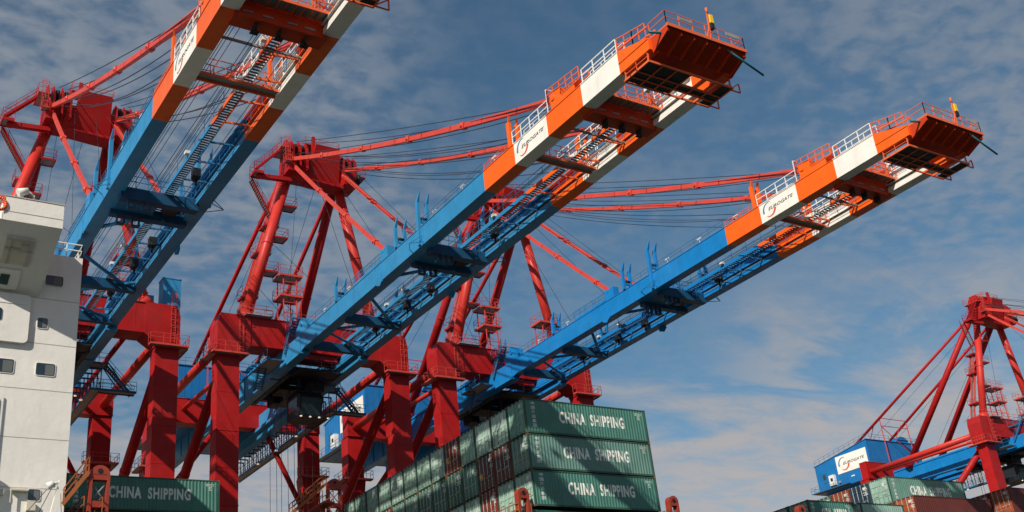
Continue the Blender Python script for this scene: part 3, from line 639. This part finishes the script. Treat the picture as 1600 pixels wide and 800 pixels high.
    c.platform(1.3, 2.3, 22.0, 26.5, 41.3, .12, 0, 0, 'rfb', r=.028); c.box(-1.9, 1.3, 21.9, 27.8, 43.95, 44.1, 0)
    cb = P('operator_cab', c, [DARK])
    c = MB(); c.quadbox([(-1.3, 21.55, 43.2), (1.1, 21.55, 43.2), (1.1, 22.1, 41.35), (-1.3, 22.1, 41.35), (-1.3, 21.50, 43.2), (1.1, 21.50, 43.2), (1.1, 22.05, 41.35), (-1.3, 22.05, 41.35)]); c.box(-1.53, -1.5, 22.4, 24.9, 42.1, 43.5); P('cab_window', c, [GLASS], cb)
    for i in range(4):
        l = MB(); l.tube((-1.4+i*1.1, 21.6, 41.0), (-1.4+i*1.1, 21.6, 40.9), .14, 10); P('cab_floodlight', l, [LAMP], cb)
    rp = MB()
    for x in (-1.9, -1.1, 1.1, 1.9):
        for y in (26.2, 29.6): P('hoist_rope', MB().tube((x, y, 24.5), (x, y, 46.0), .028, 4), [ROPE])
    sp = MB(); sp.box(-6.0, 6.0, 26.9, 28.9, 23.4, 23.9); sp.box(-2.4, 2.4, 25.9, 29.9, 23.9, 24.6)
    for x in (-6, 6): sp.box(x-.15, x+.15, 26.7, 29.1, 23.0, 23.9)
    P('spreader', sp, [CORANGE])
    g = MB(); z = 43.9
    g.box(4.55, 4.65, 27, 60, z-.25, z, 0); g.box(5.55, 5.65, 27, 60, z-.25, z, 0); g.box(4.65, 5.55, 27, 60, z-.14, z-.08, 1)
    y = 27.1; k = 0
    while y < 60:
        for x in (4.6, 5.6): g.beam((x, y, z), (x, y, 46.1), .10, .10, 0)
        g.beam((3.9, y, 46.1), (5.7, y, 46.1), .12, .16, 0); g.tube((5.6, y, z), (5.6, y+1.65, 46.1), .035, 4, m=0); y += 1.65
    g.rail((4.6, 27, z), (4.6, 60, z), 1.0, 1.65, .03, 0); g.rail((5.6, 28, z), (5.6, 60, z), 1.0, 1.65, .03, 0)
    g.box(4.6, 9.4, 26.9, 27.0, z-.25, z, 0); g.box(5.65, 9.4, 27.9, 28.0, z-.25, z, 0); g.box(5.6, 9.4, 27.0, 27.9, z-.14, z-.08, 1)
    g.rail((4.6, 26.95, z), (9.4, 26.95, z), 1.05, 1.2, .03, 0); g.rail((5.7, 27.95, z), (9.4, 27.95, z), 1.05, 1.2, .03, 0)
    g.stairs((9.2, 28.1, z), (6.3, 28.1, 47.0), (0, .8, 0), .75, 0, 1); g.platform(4.4, 6.4, 27.6, 29.2, 47.1, .15, 0, 1, 'rfb')
    for x0 in (6.2, 5.2): g.beam((x0, 26.95, 46.9), (x0+2.2, 26.95, z), .1, .1, 0)
    P('cab_gangway', g, [RAILB, GRATE])
    for y in (30, 36.5, 43, 49.5):
        l = MB(); l.tube((4.3, y, 43.5), (4.3, y, 43.38), .18, 10); P('gangway_lamp', l, [LAMP])
    # ropes from the apex to the boom
    for j, (xa_, za_, xb_, yb_, sag) in enumerate(((-2.9, 74.8, -3.5, -33.4, .8), (-2.0, 74.8, -3.2, -33.3, 2.0), (-2.6, 73.4, -3.6, -27.5, 2.6), (-1.6, 73.2, -2.9, -27.5, 3.6), (3.7, 74.2, 3.5, -33.4, .8), (4.5, 74.2, 3.2, -33.3, 2.0), (3.6, 72.8, 3.6, -27.5, 3.0), (2.6, 72.8, 2.9, -27.5, 4.0), (-3.1, 73.0, -3.9, -33.2, 1.4), (-1.2, 73.8, -2.6, -33.2, 2.6), (4.0, 73.0, 3.9, -33.2, 1.4), (3.2, 72.4, 2.6, -33.2, 2.6), (-2.2, 72.6, -3.3, -24.5, 2.2), (3.0, 72.0, 3.3, -24.5, 2.2))):
        rp = MB(); pts = []
        for i in range(15):
            t_ = i/14; pts.append((xa_+(xb_-xa_)*t_, 18.3+(yb_-18.3)*t_, za_+(49.2-za_)*t_-sag*.45*4*t_*(1-t_)))
        rp.path(pts, .042, 4); P('boom_hoist_rope', rp, [ROPE])
    rp = MB()
    for a, c in (((-1.2, 17.6, 71.5), (-3.3, 3.5, 49)), ((1.0, 17.6, 71.5), (-2.2, -3, 49)), ((2.2, 17.6, 72), (3.2, -4.4, 49.2)), ((4.6, 17.6, 72), (3.5, -4.0, 49.8)), ((-2.5, 19.3, 70), (-3.2, 21, 51.5)), ((.4, 20.6, 70), (-.5, 40, 49)), ((2.9, 21, 70.5), (3.4, 52, 55)), ((-3.0, 21, 70.5), (-3.4, 52, 55))): P('apex_cable', MB().tube(a, c, .026, 4), [ROPE])
    for z in (62., 55.8): rp = MB(); rp.tube((-7.9+(z-51.5)*.25, 21, z), (3.9, 27+(66-z)*.6, z-.3), .026, 4); P('apex_cable', rp, [ROPE])
    return root
proto = make_crane()
def retint(o, mp):
    for c in o.children_recursive:
        if c.type != 'MESH': continue
        for i, sl in enumerate(c.material_slots):
            if sl.material in mp:
                new = mp[sl.material]; sl.link = 'OBJECT'; sl.material = new
CR = {2: proto}
for k in (1, 3, 4): CR[k] = copy_tree(proto)
CR[1].location.x = -27.70; CR[3].location.x = 27.60; CR[4].location.x = 135.80
CR[1].rotation_euler.x = 0.0039; CR[1].location.z -= 0.0; CR[1].location.y += .16
deep = {BLUE_PALE: BLUE_D}
retint(CR[3], deep); retint(CR[4], dict(deep)); retint(CR[1], {ORANGE: ORANGE_PALE})
CG = 'red and blue container gantry cranes in a row along the quay'
tag(CR[1], 'leftmost gantry crane, boom running out past the top edge, beside the white deckhouse', 'crane', CG)
tag(CR[2], 'second gantry crane from the left, pale blue boom with its whole tip in view', 'crane', CG)
tag(CR[3], 'third gantry crane from the left, deep blue boom directly above the big container stack', 'crane', CG)
tag(CR[4], 'distant gantry crane at the right edge with white sign on its machine house', 'crane', CG)

# ------------------------------------------------------------------ containers
def corr_profile(L, pitch=.278, d=.036):
    """x breakpoints and depth (0 = outer plane) of a trapezoid side wall"""
    pts = [(.15, d)]; x = .15; n = int((L-.3)/pitch); p = (L-.3)/n
    for i in range(n):
        for fx, dd in ((.13, d), (.38, 0), (.62, 0), (.87, d)): pts.append((x+p*fx, dd))
        x += p
    pts.append((L-.15, d)); return pts
def make_container(L, H=2.79, Wd=2.44, rods=True):
    me = {}
    b = MB(); pr = corr_profile(L)
    zb_, zt_ = .16, H-.12
    for s, y0 in ((-1, 0.), (1, Wd)):
        k = len(b.v)
        for x, dd in pr:
            y = .015+dd if s < 0 else Wd-.015-dd
            b.v += [(x, y, zb_), (x, y, zt_)]
        for i in range(len(pr)-1):
            j = k+2*i; b.f.append((j, j+2, j+3, j+1)); b.m.append(0); b.sm.append(False)
    nx = int(L/.35); k = len(b.v)                       # roof
    for i in range(nx+1):
        x = .1+(L-.2)*i/nx; z = H-.03-(.02 if i % 2 else 0); b.v += [(x, .05, z), (x, Wd-.05, z)]
    for i in range(nx): j = k+2*i; b.f.append((j, j+1, j+3, j+2)); b.m.append(0); b.sm.append(False)
    b.box(.1, L-.1, .06, Wd-.06, .12, .16, 0)
    b.box(L-.08, L-.04, .1, Wd-.1, .16, H-.1, 0); b.box(.07, .10, .1, Wd-.1, .16, H-.1, 0)
    for i in range(8): b.box(L-.04, L-.01, .2+i*.28, .32+i*.28, .2, H-.15, 0)
    for y0 in (0, Wd-.07):
        b.box(.15, L-.15, y0, y0+.07, H-.11, H-.02, 1); b.box(.15, L-.15, y0, y0+.06, 0.02, .17, 1)
    for x0 in (0, L-.12):
        for y0 in (0, Wd-.12): b.box(x0, x0+.12, y0, y0+.12, .12, H-.12, 1)
        b.box(x0+.01, x0+.11, .12, Wd-.12, H-.14, H-.01, 1); b.box(x0+.01, x0+.11, .12, Wd-.12, .02, .16, 1)
    for x0 in (-.01, L-.17):
        for y0 in (-.012, Wd-.15):
            for z0 in (0, H-.12): b.box(x0, x0+.18, y0, y0+.162, z0, z0+.12, 2)
    me['body'] = b.mesh('container_body', [GREENS[0], FRAME, CAST])
    for nm, ya in (('door0', .12), ('door1', Wd/2+.01)):
        d = MB(); yb = ya+Wd/2-.13
        d.box(.02, .06, ya, yb, .17, H-.15)
        for z0, z1 in ((.28, .72), (.86, 1.30), (1.44, 1.88), (2.02, H-.28)): d.box(-.018, .02, ya+.07, yb-.07, z0, z1)
        me[nm] = d.mesh('container_door', [GREENS[0]])
        for q, yy in enumerate((ya+.27, yb-.27)):
            r = MB(); r.tube((-.055, yy, .06), (-.055, yy, H-.06), .028, 6)
            for z in (.12, .7, 1.4, 2.1, H-.12): r.box(-.07, -.004, yy-.05, yy+.05, z-.04, z+.04)
            r.box(-.07, -.03, yy-.02, yy+.34 if q == 0 else yy+.02, 1.02, 1.06) if q == 0 else r.box(-.07, -.03, yy-.34, yy+.02, 1.02, 1.06)
            me[nm+'r%d' % q] = r.mesh('lock_rod', [STEEL])
    for v in range(3):                                  # small white stencil marks on the doors
        rg = random.Random(40+v); m = MB()
        for z in (H-.45, H-.6, H-.75, H-.95, 1.7, 1.6):
            y = Wd/2-1.05+rg.random()*.1
            for k in range(rg.randint(2, 5)):
                w = .04+rg.random()*.10; m.box(-.026, -.019, y, y+w, z, z+.07); y += w+.035
        m.box(-.026, -.019, .35, .75, H-.62, H-.38) if v != 1 else m.box(-.026, -.019, Wd/2-.7, Wd/2-.4, H-.9, H-.6)
        for k in range(5): m.box(-.03, -.006, .42+k*.36, .50+k*.36, .95, 1.02)
        me['mark%d' % v] = m.mesh('door_marking', [MARK])
    me['profile'] = pr; me['L'] = L; me['H'] = H
    return me
C40 = make_container(12.19); C20 = make_container(6.06, 2.55)
ME_CS = text_geo('CHINA  SHIPPING', .038, 0.); ME_CJ = [text_geo(c, .012) for c in '中国海运集团']
ME_NUM = text_geo('22G1', .0)
def side_text(K, L, H):
    pr = K['profile']; xs = [p[0] for p in pr]
    def surf(x):
        for (x0, d0), (x1, d1) in zip(pr, pr[1:]):
            if x0 <= x <= x1+1e-6: return .015+d0+(d1-d0)*(x-x0)/max(1e-6, x1-x0)
        return .015
    out = []
    o = place_text(ME_CS, L*.535, .95, (L*.268, 0, H*.36), (1, 0, 0), (0, 0, 1), LETTER, 'side_lettering', None, .006, surf, xs); out.append(o)
    zc = H*.885; hh = H*.098
    bmc = bmesh.new()
    for i, me in enumerate(ME_CJ):
        o = place_text(me, .36, hh*.98, (L*.055 if L > 10 else .4, 0, H*.82-i*H*.128), (1, 0, 0), (0, 0, 1), LETTER, 'side_lettering', None, .006, surf, xs)
        if o: bmc.from_mesh(o.data); bpy.data.objects.remove(o)
    m2 = bpy.data.meshes.new('side_lettering'); bmc.to_mesh(m2); bmc.free(); m2.materials.append(LETTER)
    # small stencil marks near the far top corner
    m = MB(); rg = random.Random(3)
    for r_ in range(5):
        x = L-1.15+(.0 if r_ < 2 else .25); z = H-.40-r_*.12
        for k in range(6 if r_ < 2 else 2):
            w = .05+rg.random()*.06; yy = surf(x+w/2)-.006; m.box(x, x+w, yy-.001, yy, z, z+.06); x += w+.04
    m3 = m.mesh('side_lettering', [LETTER])
    t = out[0].data; bpy.data.objects.remove(out[0])
    return [t, m2, m3]
TXT40 = side_text(C40, 12.19, 2.79); TXT20 = side_text(C20, 6.06, 2.55)
# ship trim and heel found from the photograph
a_, b_, g_ = .00354, .00486, -.01428
EX = Vector((1, a_, b_)); EY = Vector((-a_, 1, g_)); EZ = Vector((-b_, -g_, 1))
ROT = Matrix((EX.normalized(), EY.normalized(), EZ.normalized())).transposed()
K0 = Vector((-2.352, -23.373, 28.278))
TINTS = {}
def tint(m, k):
    """the same paint more or less bleached: real boxes of one line differ"""
    if k == 0: return m
    key = (m.name, k)
    if key not in TINTS:
        n = m.copy(); n.name = m.name+('_bleached' if k > 0 else '_grimy')
        for nd in n.node_tree.nodes:
            if nd.type == 'MIX' and not nd.inputs['A'].is_linked:
                for q in ('A', 'B'):
                    c = nd.inputs[q].default_value; g = (c[0]+c[1]+c[2])/3
                    for i in range(3): c[i] = (c[i]*.72+g*.28)*1.25+.015 if k > 0 else c[i]*.74
        TINTS[key] = n
    return TINTS[key]
RC = random.Random(11)
def container(K, top, matb, label, v=0, text=False, group=None, orange=False, doormat=None, frame=None):
    """top = world position of the near left top corner"""
    k_ = RC.choice((-1, 0, 0, 1)) if not text else RC.choice((0, 0, 1))
    matb = tint(matb, k_); doormat = tint(doormat, k_) if doormat else None
    H = K['H']; root = empty('shipping_container', top-EZ*H); root.rotation_euler = ROT.to_euler()
    def ch(me, name, m0=None, par=root):
        o = bpy.data.objects.new(name, me); COL.objects.link(o); o.parent = par
        if m0: o.material_slots[0].link = 'OBJECT'; o.material_slots[0].material = m0
        return o
    bd = ch(K['body'], 'body', matb)
    if frame: bd.material_slots[1].link = 'OBJECT'; bd.material_slots[1].material = frame
    for d in ('door0', 'door1'):
        dd = ch(K[d], 'door', doormat or matb)
        for r in ('r0', 'r1'): ch(K[d+r], 'lock_rod', None, dd)
    ch(K['mark%d' % (v % 3)], 'door_marking')
    if orange:
        m = MB(); m.box(-.05, -.03, 1.75, 2.2, 1.1, 1.45); o = m.build('door_placard', ORNGM, root)
    if text:
        for t in (TXT40 if K is C40 else TXT20): ch(t, 'side_lettering')
    tag(root, label, 'container', group)
    return root
GR = 'containers stacked on the deck of the white ship'
ords = ['first', 'second', 'third', 'fourth', 'fifth', 'sixth', 'seventh', 'eighth', 'ninth', 'tenth', 'eleventh', 'twelfth', 'thirteenth']
L_, D_, P_, T_, N_ = GREENS[4], GREENS[3], GREENS[2], GREENS[1], GREENS[0]
cm = [[(T_, L_), (L_, P_), (D_, P_), (D_, P_), (BROWN, None), (L_, P_), (D_, P_), (L_, P_), (D_, P_), (L_, P_), (L_, P_), (D_, L_), (D_, L_)],
      [(T_, D_), (BROWN2, None), (BROWN2, None), (D_, None), (D_, None), (N_, D_), (D_, None), (D_, L_), (D_, L_), (CORANGE, None), (D_, L_), (BROWN, None), (D_, None)],
      [(T_, P_), (L_, P_), (BROWN, None), (L_, P_), (L_, P_), (D_, L_), (L_, P_), (BROWN, None), (D_, L_), (L_, None), (D_, None), (L_, None), (D_, None)]]
tiern = ['top', 'middle', 'bottom']
for tr_ in range(3):
    for i in range(13):
        mb_, md_ = cm[tr_][i]; red = mb_ in (BROWN, BROWN2, CORANGE)
        col = 'brownish red' if red else 'green'
        if mb_ is CORANGE: col = 'rust orange'
        top = K0+EX*0+EY*(i*2.5)-EZ*(tr_*2.834)
        if i == 0: lb = f'green container with large white lettering, {tiern[tr_]} of three at the big stack corner'
        else: lb = f'{col} container end, {tiern[tr_]} tier of the big stack, {ords[i]} from the corner'
        container(C40, top, mb_, lb, v=i+tr_, text=(i == 0), group=GR, orange=(tr_, i) in ((0, 4), (1, 2)), doormat=md_, frame=None if not red else (BROWN2))
# right-hand bay under the distant crane
def bay(x, y, z): return Vector((x, y, z))
container(C40, bay(43.4, -22.45, 23.07), BROWN2, 'brown container with its long side showing, in front of the green one at lower right', 0, frame=BROWN2, doormat=CORANGE, group=GR)
container(C40, bay(43.4, -19.86, 25.64), N_, 'green container standing topmost at lower right under the distant crane', 1, text=True, group=GR, doormat=L_)
container(C40, bay(43.4, -19.86, 22.84), BROWN, 'reddish container directly beneath the topmost green one at lower right', 1, frame=BROWN2, group=GR)
container(C40, bay(43.4, -17.36, 25.61), NAVY, 'navy blue container between the green and the rust red one at lower right', 2, frame=NAVY, group=GR)
container(C40, bay(43.4, -14.86, 25.57), CORANGE, 'rust red container just left of the navy one at lower right', 0, frame=BROWN, group=GR)
for i, (m_, n_) in enumerate(((D_, 'first'), (L_, 'second'), (D_, 'third'), (L_, 'fourth'))):
    container(C40, bay(43.4, -12.36+2.5*i, 25.53-.035*i), m_, f'green container, {n_} one left of the rust red box at lower right', i, group=GR)
    container(C40, bay(43.4, -12.36+2.5*i, 22.70-.035*i), (D_, L_, BROWN, D_)[i], f'container under the {n_} green box left of the rust red one, lower tier', i+1, group=GR)
for k, (yy, m_) in enumerate(((-17.36, BROWN), (-14.86, D_))): container(C40, bay(43.4, yy, 22.78), m_, f'lower tier container beneath the {("navy", "rust red")[k]} box at lower right', k, group=GR)
container(C20, bay(27.15, -23.4, 21.63), T_, 'short green lettered container at the bottom edge, left of the teal one', 0, text=True, group=GR, doormat=L_)
container(C20, bay(34.15, -23.4, 21.68), GREENS[4], 'short teal container at the bottom edge, between short green and long brown ones', 1, group=GR, doormat=L_)
for i, (m_, n_) in enumerate(((L_, 'first'), (D_, 'second'), (P_, 'third'))):
    container(C20, bay(27.15, -20.9+2.5*i, 21.60-.035*i), m_, f'pale green door end, {n_} one behind the short green container at the bottom edge', i, group=GR)
for i, m_ in enumerate((L_, D_, BROWN)): container(C20, bay(34.15, -20.9+2.5*i, 21.60-.035*i), m_, f'{"green" if i < 2 else "reddish"} container, {ords[i]} one behind the short teal container', i, group=GR)
container(C40, bay(58.4, -23.1, 24.45), BROWN2, 'dark red container at the right edge below the distant crane leg', 0, frame=BROWN2, doormat=CORANGE, group=GR)
container(C40, bay(58.4, -20.55, 24.42), BROWN, 'rust red container end, just left of the dark red one at the right edge', 2, frame=BROWN, doormat=CORANGE, group=GR)
container(C40, bay(58.4, -18.0, 24.38), L_, 'pale green container end beside the two rust red ones at the right edge', 1, group=GR)
container(C40, bay(58.4, -23.1, 21.62), GREENS[1], 'teal container beneath the dark red one at the right edge', 1, group=GR)
container(C40, bay(58.4, -20.55, 21.60), D_, 'dull green container beneath the rust red end at the right edge', 1, group=GR)
container(C40, bay(-31.14, -2.17, 26.35), T_, 'dark green lettered container beside the white deckhouse at lower left', 0, text=True, group=GR)
container(C40, bay(-31.14, -2.17, 23.52), BROWN2, 'container beneath the dark green one beside the white deckhouse', 0, group=GR, frame=BROWN2)
container(C40, bay(-31.14, .33, 26.31), D_, 'green container behind the dark green one beside the white deckhouse', 1, group=GR)

# ------------------------------------------------------------------ ship
ship = empty('container_ship', (10, -7, -2.5)); SO = Vector((10, -7, -2.5))
tag(ship, 'white and green container ship with tall deckhouse at the left edge, moored under the cranes', 'ship')
def S(name, mb, mats, parent=ship): return mb.build(name, mats, parent, SO)
h = MB(); prof = [(-120, -7), (-118, -18), (-90, -23.7), (170, -23.7), (190, -16), (200, -7), (190, 2), (170, 9.7), (-90, 9.7), (-118, 4)]
h.prism(prof, 'z', -3.2, 14.5); S('hull', h, HULL)
h = MB()
for x0, z in ((-30.5, 20.65), (-2.6, 19.7), (27, 18.95), (34, 18.95), (43.3, 19.8), (58.2, 18.7)):
    w = 6.3 if x0 in (27, 34) else 12.6
    h = MB(); h.box(x0, x0+w, -2.1 if x0 < -20 else -23.3, 9.3, 14.52, z-.12); S('hatch_cover', h, HULL)
# deckhouse: outboard wall at y = -19.5, corner at x = -34.75
WX, WY = -34.8, -19.5
h = MB(); h.box(-70, WX, WY, 9.0, 14.5, 36.3); h.box(-70, -37.4, WY+.3, 8.5, 36.3, 38.7)
S('deckhouse', h, SHIPW)
h = MB()
for z in (33.0, 29.85, 26.72, 23.55, 20.42): h.box(-70, WX, WY-.012, WY-.002, z-.022, z+.022)
for x in ():
    h.box(x-.008, x+.008, WY-.010, WY-.003, 20.4, 29.8)
S('weld_seam', h, SEAM)
def rrect(mb, cx, cz, w, hh, r, y0, y1, m=0):
    pts = []
    for (sx_, sz_, a0) in ((1, 1, 0), (-1, 1, 90), (-1, -1, 180), (1, -1, 270)):
        for k in range(5):
            a = R(a0+k*22.5); pts.append((cx+sx_*(w/2-r)+r*math.cos(a), cz+sz_*(hh/2-r)+r*math.sin(a)))
    mb.prism(pts, 'y', y0, y1, m)
for (x, z, w, hh) in ((-36.5, 34.35, 1.1, .72), (-37.0, 31.25, .62, .72), (-39.9, 31.45, .75, .8), (-39.1, 28.1, 1.25, .9), (-36.57, 28.1, 1.15, .82), (-42.2, 28.2, 1.0, .8), (-36.6, 20.0, .7, .7)):
    f = MB(); rrect(f, x, z, w+.08, hh+.08, .14, WY-.05, WY-.004); fo = S('window', f, SHIPW)
    f = MB(); rrect(f, x, z, w, hh, .12, WY-.056, WY-.046); S('pane', f, GLASS, fo)
    f = MB(); f.box(x-w*.02, x+w*.45, WY-.062, WY-.057, z-hh*.45, z+hh*.4); S('blind', f, mat_blind if False else BLIND, fo)
f = MB(); rrect(f, -40.2, 31.3, 4.7, 3.3, .3, WY-.28, WY-.002); f.box(-42.5, -38.1, WY-.31, WY-.28, 32.25, 32.33); S('wall_recess_casing', f, SHIPW)
f = MB(); rrect(f, -39.9, 31.45, .75, .8, .12, WY-.33, WY-.275); S('pane', f, GLASS)
# bridge wing: overhanging box with a sloped underside
w0, w1 = -40.65, -37.12
f = MB(); f.box(w0, w1, -24.0, -19.52, 36.0, 37.65)
f.quadbox([(w0, -24.0, 35.98), (w1, -24.0, 35.98), (w1, -19.53, 35.98), (w0, -19.53, 35.98), (w0, -23.98, 36.0), (w1, -23.98, 36.0), (w1, -19.53, 36.0), (w0, -19.53, 36.0)])
f.v; S('bridge_wing', f, SHIPW)
def und(x, t): # point on sloped underside, t from 0 (fascia) to 1 (wall)
    return Vector((x-.12*t, -24.0+4.48*t, 36.0-3.0*t))
f = MB()
f.quadbox([und(w0-.4, 0), und(w1, 0), und(w1-.15, 1), und(w0-.4, 1), und(w0-.4, 0)+Vector((0, .05, .0)), und(w1, 0)+Vector((0, .05, .0)), Vector((w1-.15, -19.52, 35.97)), Vector((w0-.4, -19.52, 35.97))])
S('wing_bracket', f, SHIPW)
f = MB(); f.box(w0+.05, w1-.02, -24.02, -24.001, 36.60, 36.64); f.box(w0-.03, w1+.03, -24.04, -19.6, 37.65, 37.72); S('weld_seam', f, SEAM)
nrm = (und(0, 1)-und(0, 0)).cross(Vector((1, 0, 0))).normalized()
if nrm.z > 0: nrm = -nrm
def upan(xa, xb, ta, tb, th, m, name, par=None, in_=0.):
    f = MB(); o0 = nrm*in_; o1 = nrm*(in_+th)
    f.quadbox([und(xa, ta)+o0, und(xb, ta)+o0, und(xb, tb)+o0, und(xa, tb)+o0, und(xa, ta)+o1, und(xb, ta)+o1, und(xb, tb)+o1, und(xa, tb)+o1]); return S(name, f, m, par or ship)
q = upan(-40.15, -38.5, .22, .58, .05, SHIPC, 'underside_hatch')
for a, b, c, d in ((-40.15, -38.5, .22, .25), (-40.15, -38.5, .36, .38), (-39.85, -39.78, .25, .58), (-38.75, -38.5, .25, .58), (-39.2, -38.7, .3, .36)): upan(a, b, c, d, .07, SEAM, 'hatch_bar', q, .05)
q = upan(-40.6, -38.75, .66, .92, .12, SHIPW, 'underside_window_casing'); upan(-39.9, -39.35, .72, .86, .04, GLASS, 'pane', q, .12)
f = MB(); f.tube((-38.9, -23.4, 37.7), (-38.9, -23.4, 38.3), .06, 8); f.tube((-38.9, -23.4, 38.3), (-39.3, -23.4, 38.6), .05, 8); f.tube((-39.9, -23.6, 38.2), (-39.3, -23.6, 38.5), .30, 14, .20); f.tube((-38.9, -23.5, 37.75), (-38.0, -23.5, 37.8), .06, 8); f.tube((-39.6, -23.6, 37.7), (-39.6, -23.6, 38.3), .05, 8)
S('searchlight', f, LAMPB)
f = MB(); f.rail((-36.9, -19.45, 36.3), (-34.85, -19.45, 36.3), 1.0, .9, .045); f.rail((-34.85, -19.45, 36.3), (-34.85, -12, 36.3), 1.0, 1.2, .045); S('deck_railing', f, RAILW)
# stair enclosure, lifebuoy, davit, small fittings
f = MB(); f.tube((-41.1, -20.3, 21.0), (-41.1, -20.3, 27.3), .42, 16); f.tube((-41.1, -20.3, 27.3), (-41.1, -20.3, 27.7), .42, 16, .1); f.path([(-40.75, -20.7, 22.5), (-40.75, -20.7, 27.6)], .05, 6); f.tube((-40.2, -20.6, 18), (-40.2, -20.6, 22), .3, 12); S('ventilation_pipe', f, SHIPW)
f = MB(); n = 20
for i in range(n):
    a, b = 2*math.pi*i/n, 2*math.pi*(i+1)/n; f.tube((-41.0+.42*math.cos(a), -24.05, 37.0+.42*math.sin(a)), (-41.0+.42*math.cos(b), -24.05, 37.0+.42*math.sin(b)), .1, 8)
f.rail((-42.5, -24.0, 36.6), (-40.7, -24.0, 36.6), 1.0, .8, .05); S('lifebuoy', f, RAILO)
f = MB(); f.beam((-35.95, -20.9, 17.5), (-35.35, -20.9, 20.6), .28, .28); f.tube((-35.4, -20.9, 20.5), (-36.1, -21.0, 20.25), .1, 8); f.tube((-36.2, -21.0, 20.15), (-35.8, -21.0, 20.35), .22, 10)
S('davit', f, SHIPW)
f = MB(); f.tube((-36.1, -21, 20.1), (-37.4, -20.5, 18.3), .025, 4); f.tube((-35.9, -21, 20.1), (-36.6, -20.5, 18.3), .025, 4); f.tube((-35.4, -20.9, 20.4), (-35.1, -20.5, 18.3), .02, 4); S('davit_rope', f, ROPE)
f = MB()
for x, w in ((-39.4, .55), (-38.8, .45)): f.box(x, x+w, WY-.35, WY-.002, 19.9, 20.2)
f.box(-38.0, -37.0, WY-.4, WY-.002, 20.15, 20.25); f.box(-38.0, -37.95, WY-.4, WY-.3, 19.4, 20.15)
f.box(-37.0, -36.5, WY-.3, WY-.002, 19.0, 19.5); S('wall_fitting', f, SHIPC)
# lashing bridges
def lashing(x, posts, rail_z, y0=-24, y1=9.5, stair=None):
    f = MB(); f.box(x-.55, x+.55, y0, y1, rail_z-.25, rail_z-.05, 0)
    for y in range(int(y0)+2, int(y1), 3): f.box(x-.2, x+.2, y-.12, y+.12, 14.5, rail_z-.25, 0)
    br = S('lashing_bridge', f, [LASH])
    f = MB(); f.rail((x-.55, y0+.3, rail_z-.05), (x-.55, y1-.3, rail_z-.05), 1.1, 1.5, .04); f.rail((x+.55, y0+.3, rail_z-.05), (x+.55, y1-.3, rail_z-.05), 1.1, 1.5, .04); S('bridge_railing', f, [LASHY], br)
    for (px, py, zt, wd) in posts:
        p_ = MB(); s_ = wd/2
        # frame post with rounded head and openings, facing the side
        for xx in (px-s_, px+s_-.18): p_.box(xx, xx+.18, py-.28, py+.28, 14.6, zt-s_, 0)
        pts = [(px+(s_)*math.cos(R(a)), zt-s_+s_*math.sin(R(a))*.95) for a in range(0, 181, 20)]
        p_.prism(pts, 'y', py-.28, py+.28, 0); k = 0; z = zt-s_-.35
        p_.box(px-s_+.18, px+s_-.18, py-.26, py+.26, z, zt-s_, 0)
        while z > 15.6:
            p_.box(px-s_+.18, px+s_-.18, py-.24, py+.24, z-1.75, z-1.35, 0)
            p_.tube((px-s_+.2, py, z-1.3), (px+s_-.2, py, z-.2), .05, 6, m=1); p_.tube((px+s_-.2, py, z-1.3), (px-s_+.2, py, z-.2), .05, 6, m=1); z -= 1.75
        p_.tube((px, py-.30, zt-.42), (px, py-.281, zt-.42), .17, 12, m=2)
        S('bridge_post', p_, [LASH, GRATE, BLACK], br)
    if stair:
        st = MB(); st.stairs(*stair, (0, .9, 0), .8, 0, 0, r=.05); S('bridge_stair', st, [LASHY], br)
lashing(-3.35, [(-3.35, -23.3, 21.15, .95)], 18.9, -23.9, 3)
lashing(-5.6, [(-4.0, 7.9, 30.0, 1.45)], 27.2, 5.5, 9.5, ((-8.6, 7.2, 26.3), (-5.1, 7.2, 29.3)))
lashing(10.95, [(11.1, -23.5, 21.15, .95)], 18.9)
lashing(-33.2, [(-32.75, -19.2, 22.15, 1.25)], 18.9, -20.3, 9.5, ((-34.9, -19.6, 19.5), (-33.5, -19.6, 21.6)))
lashing(41.8, [(41.8, -23.5, 20.6, .95)], 18.9)
lashing(25.4, [(25.4, -23.9, 20.9, .85)], 18.6)
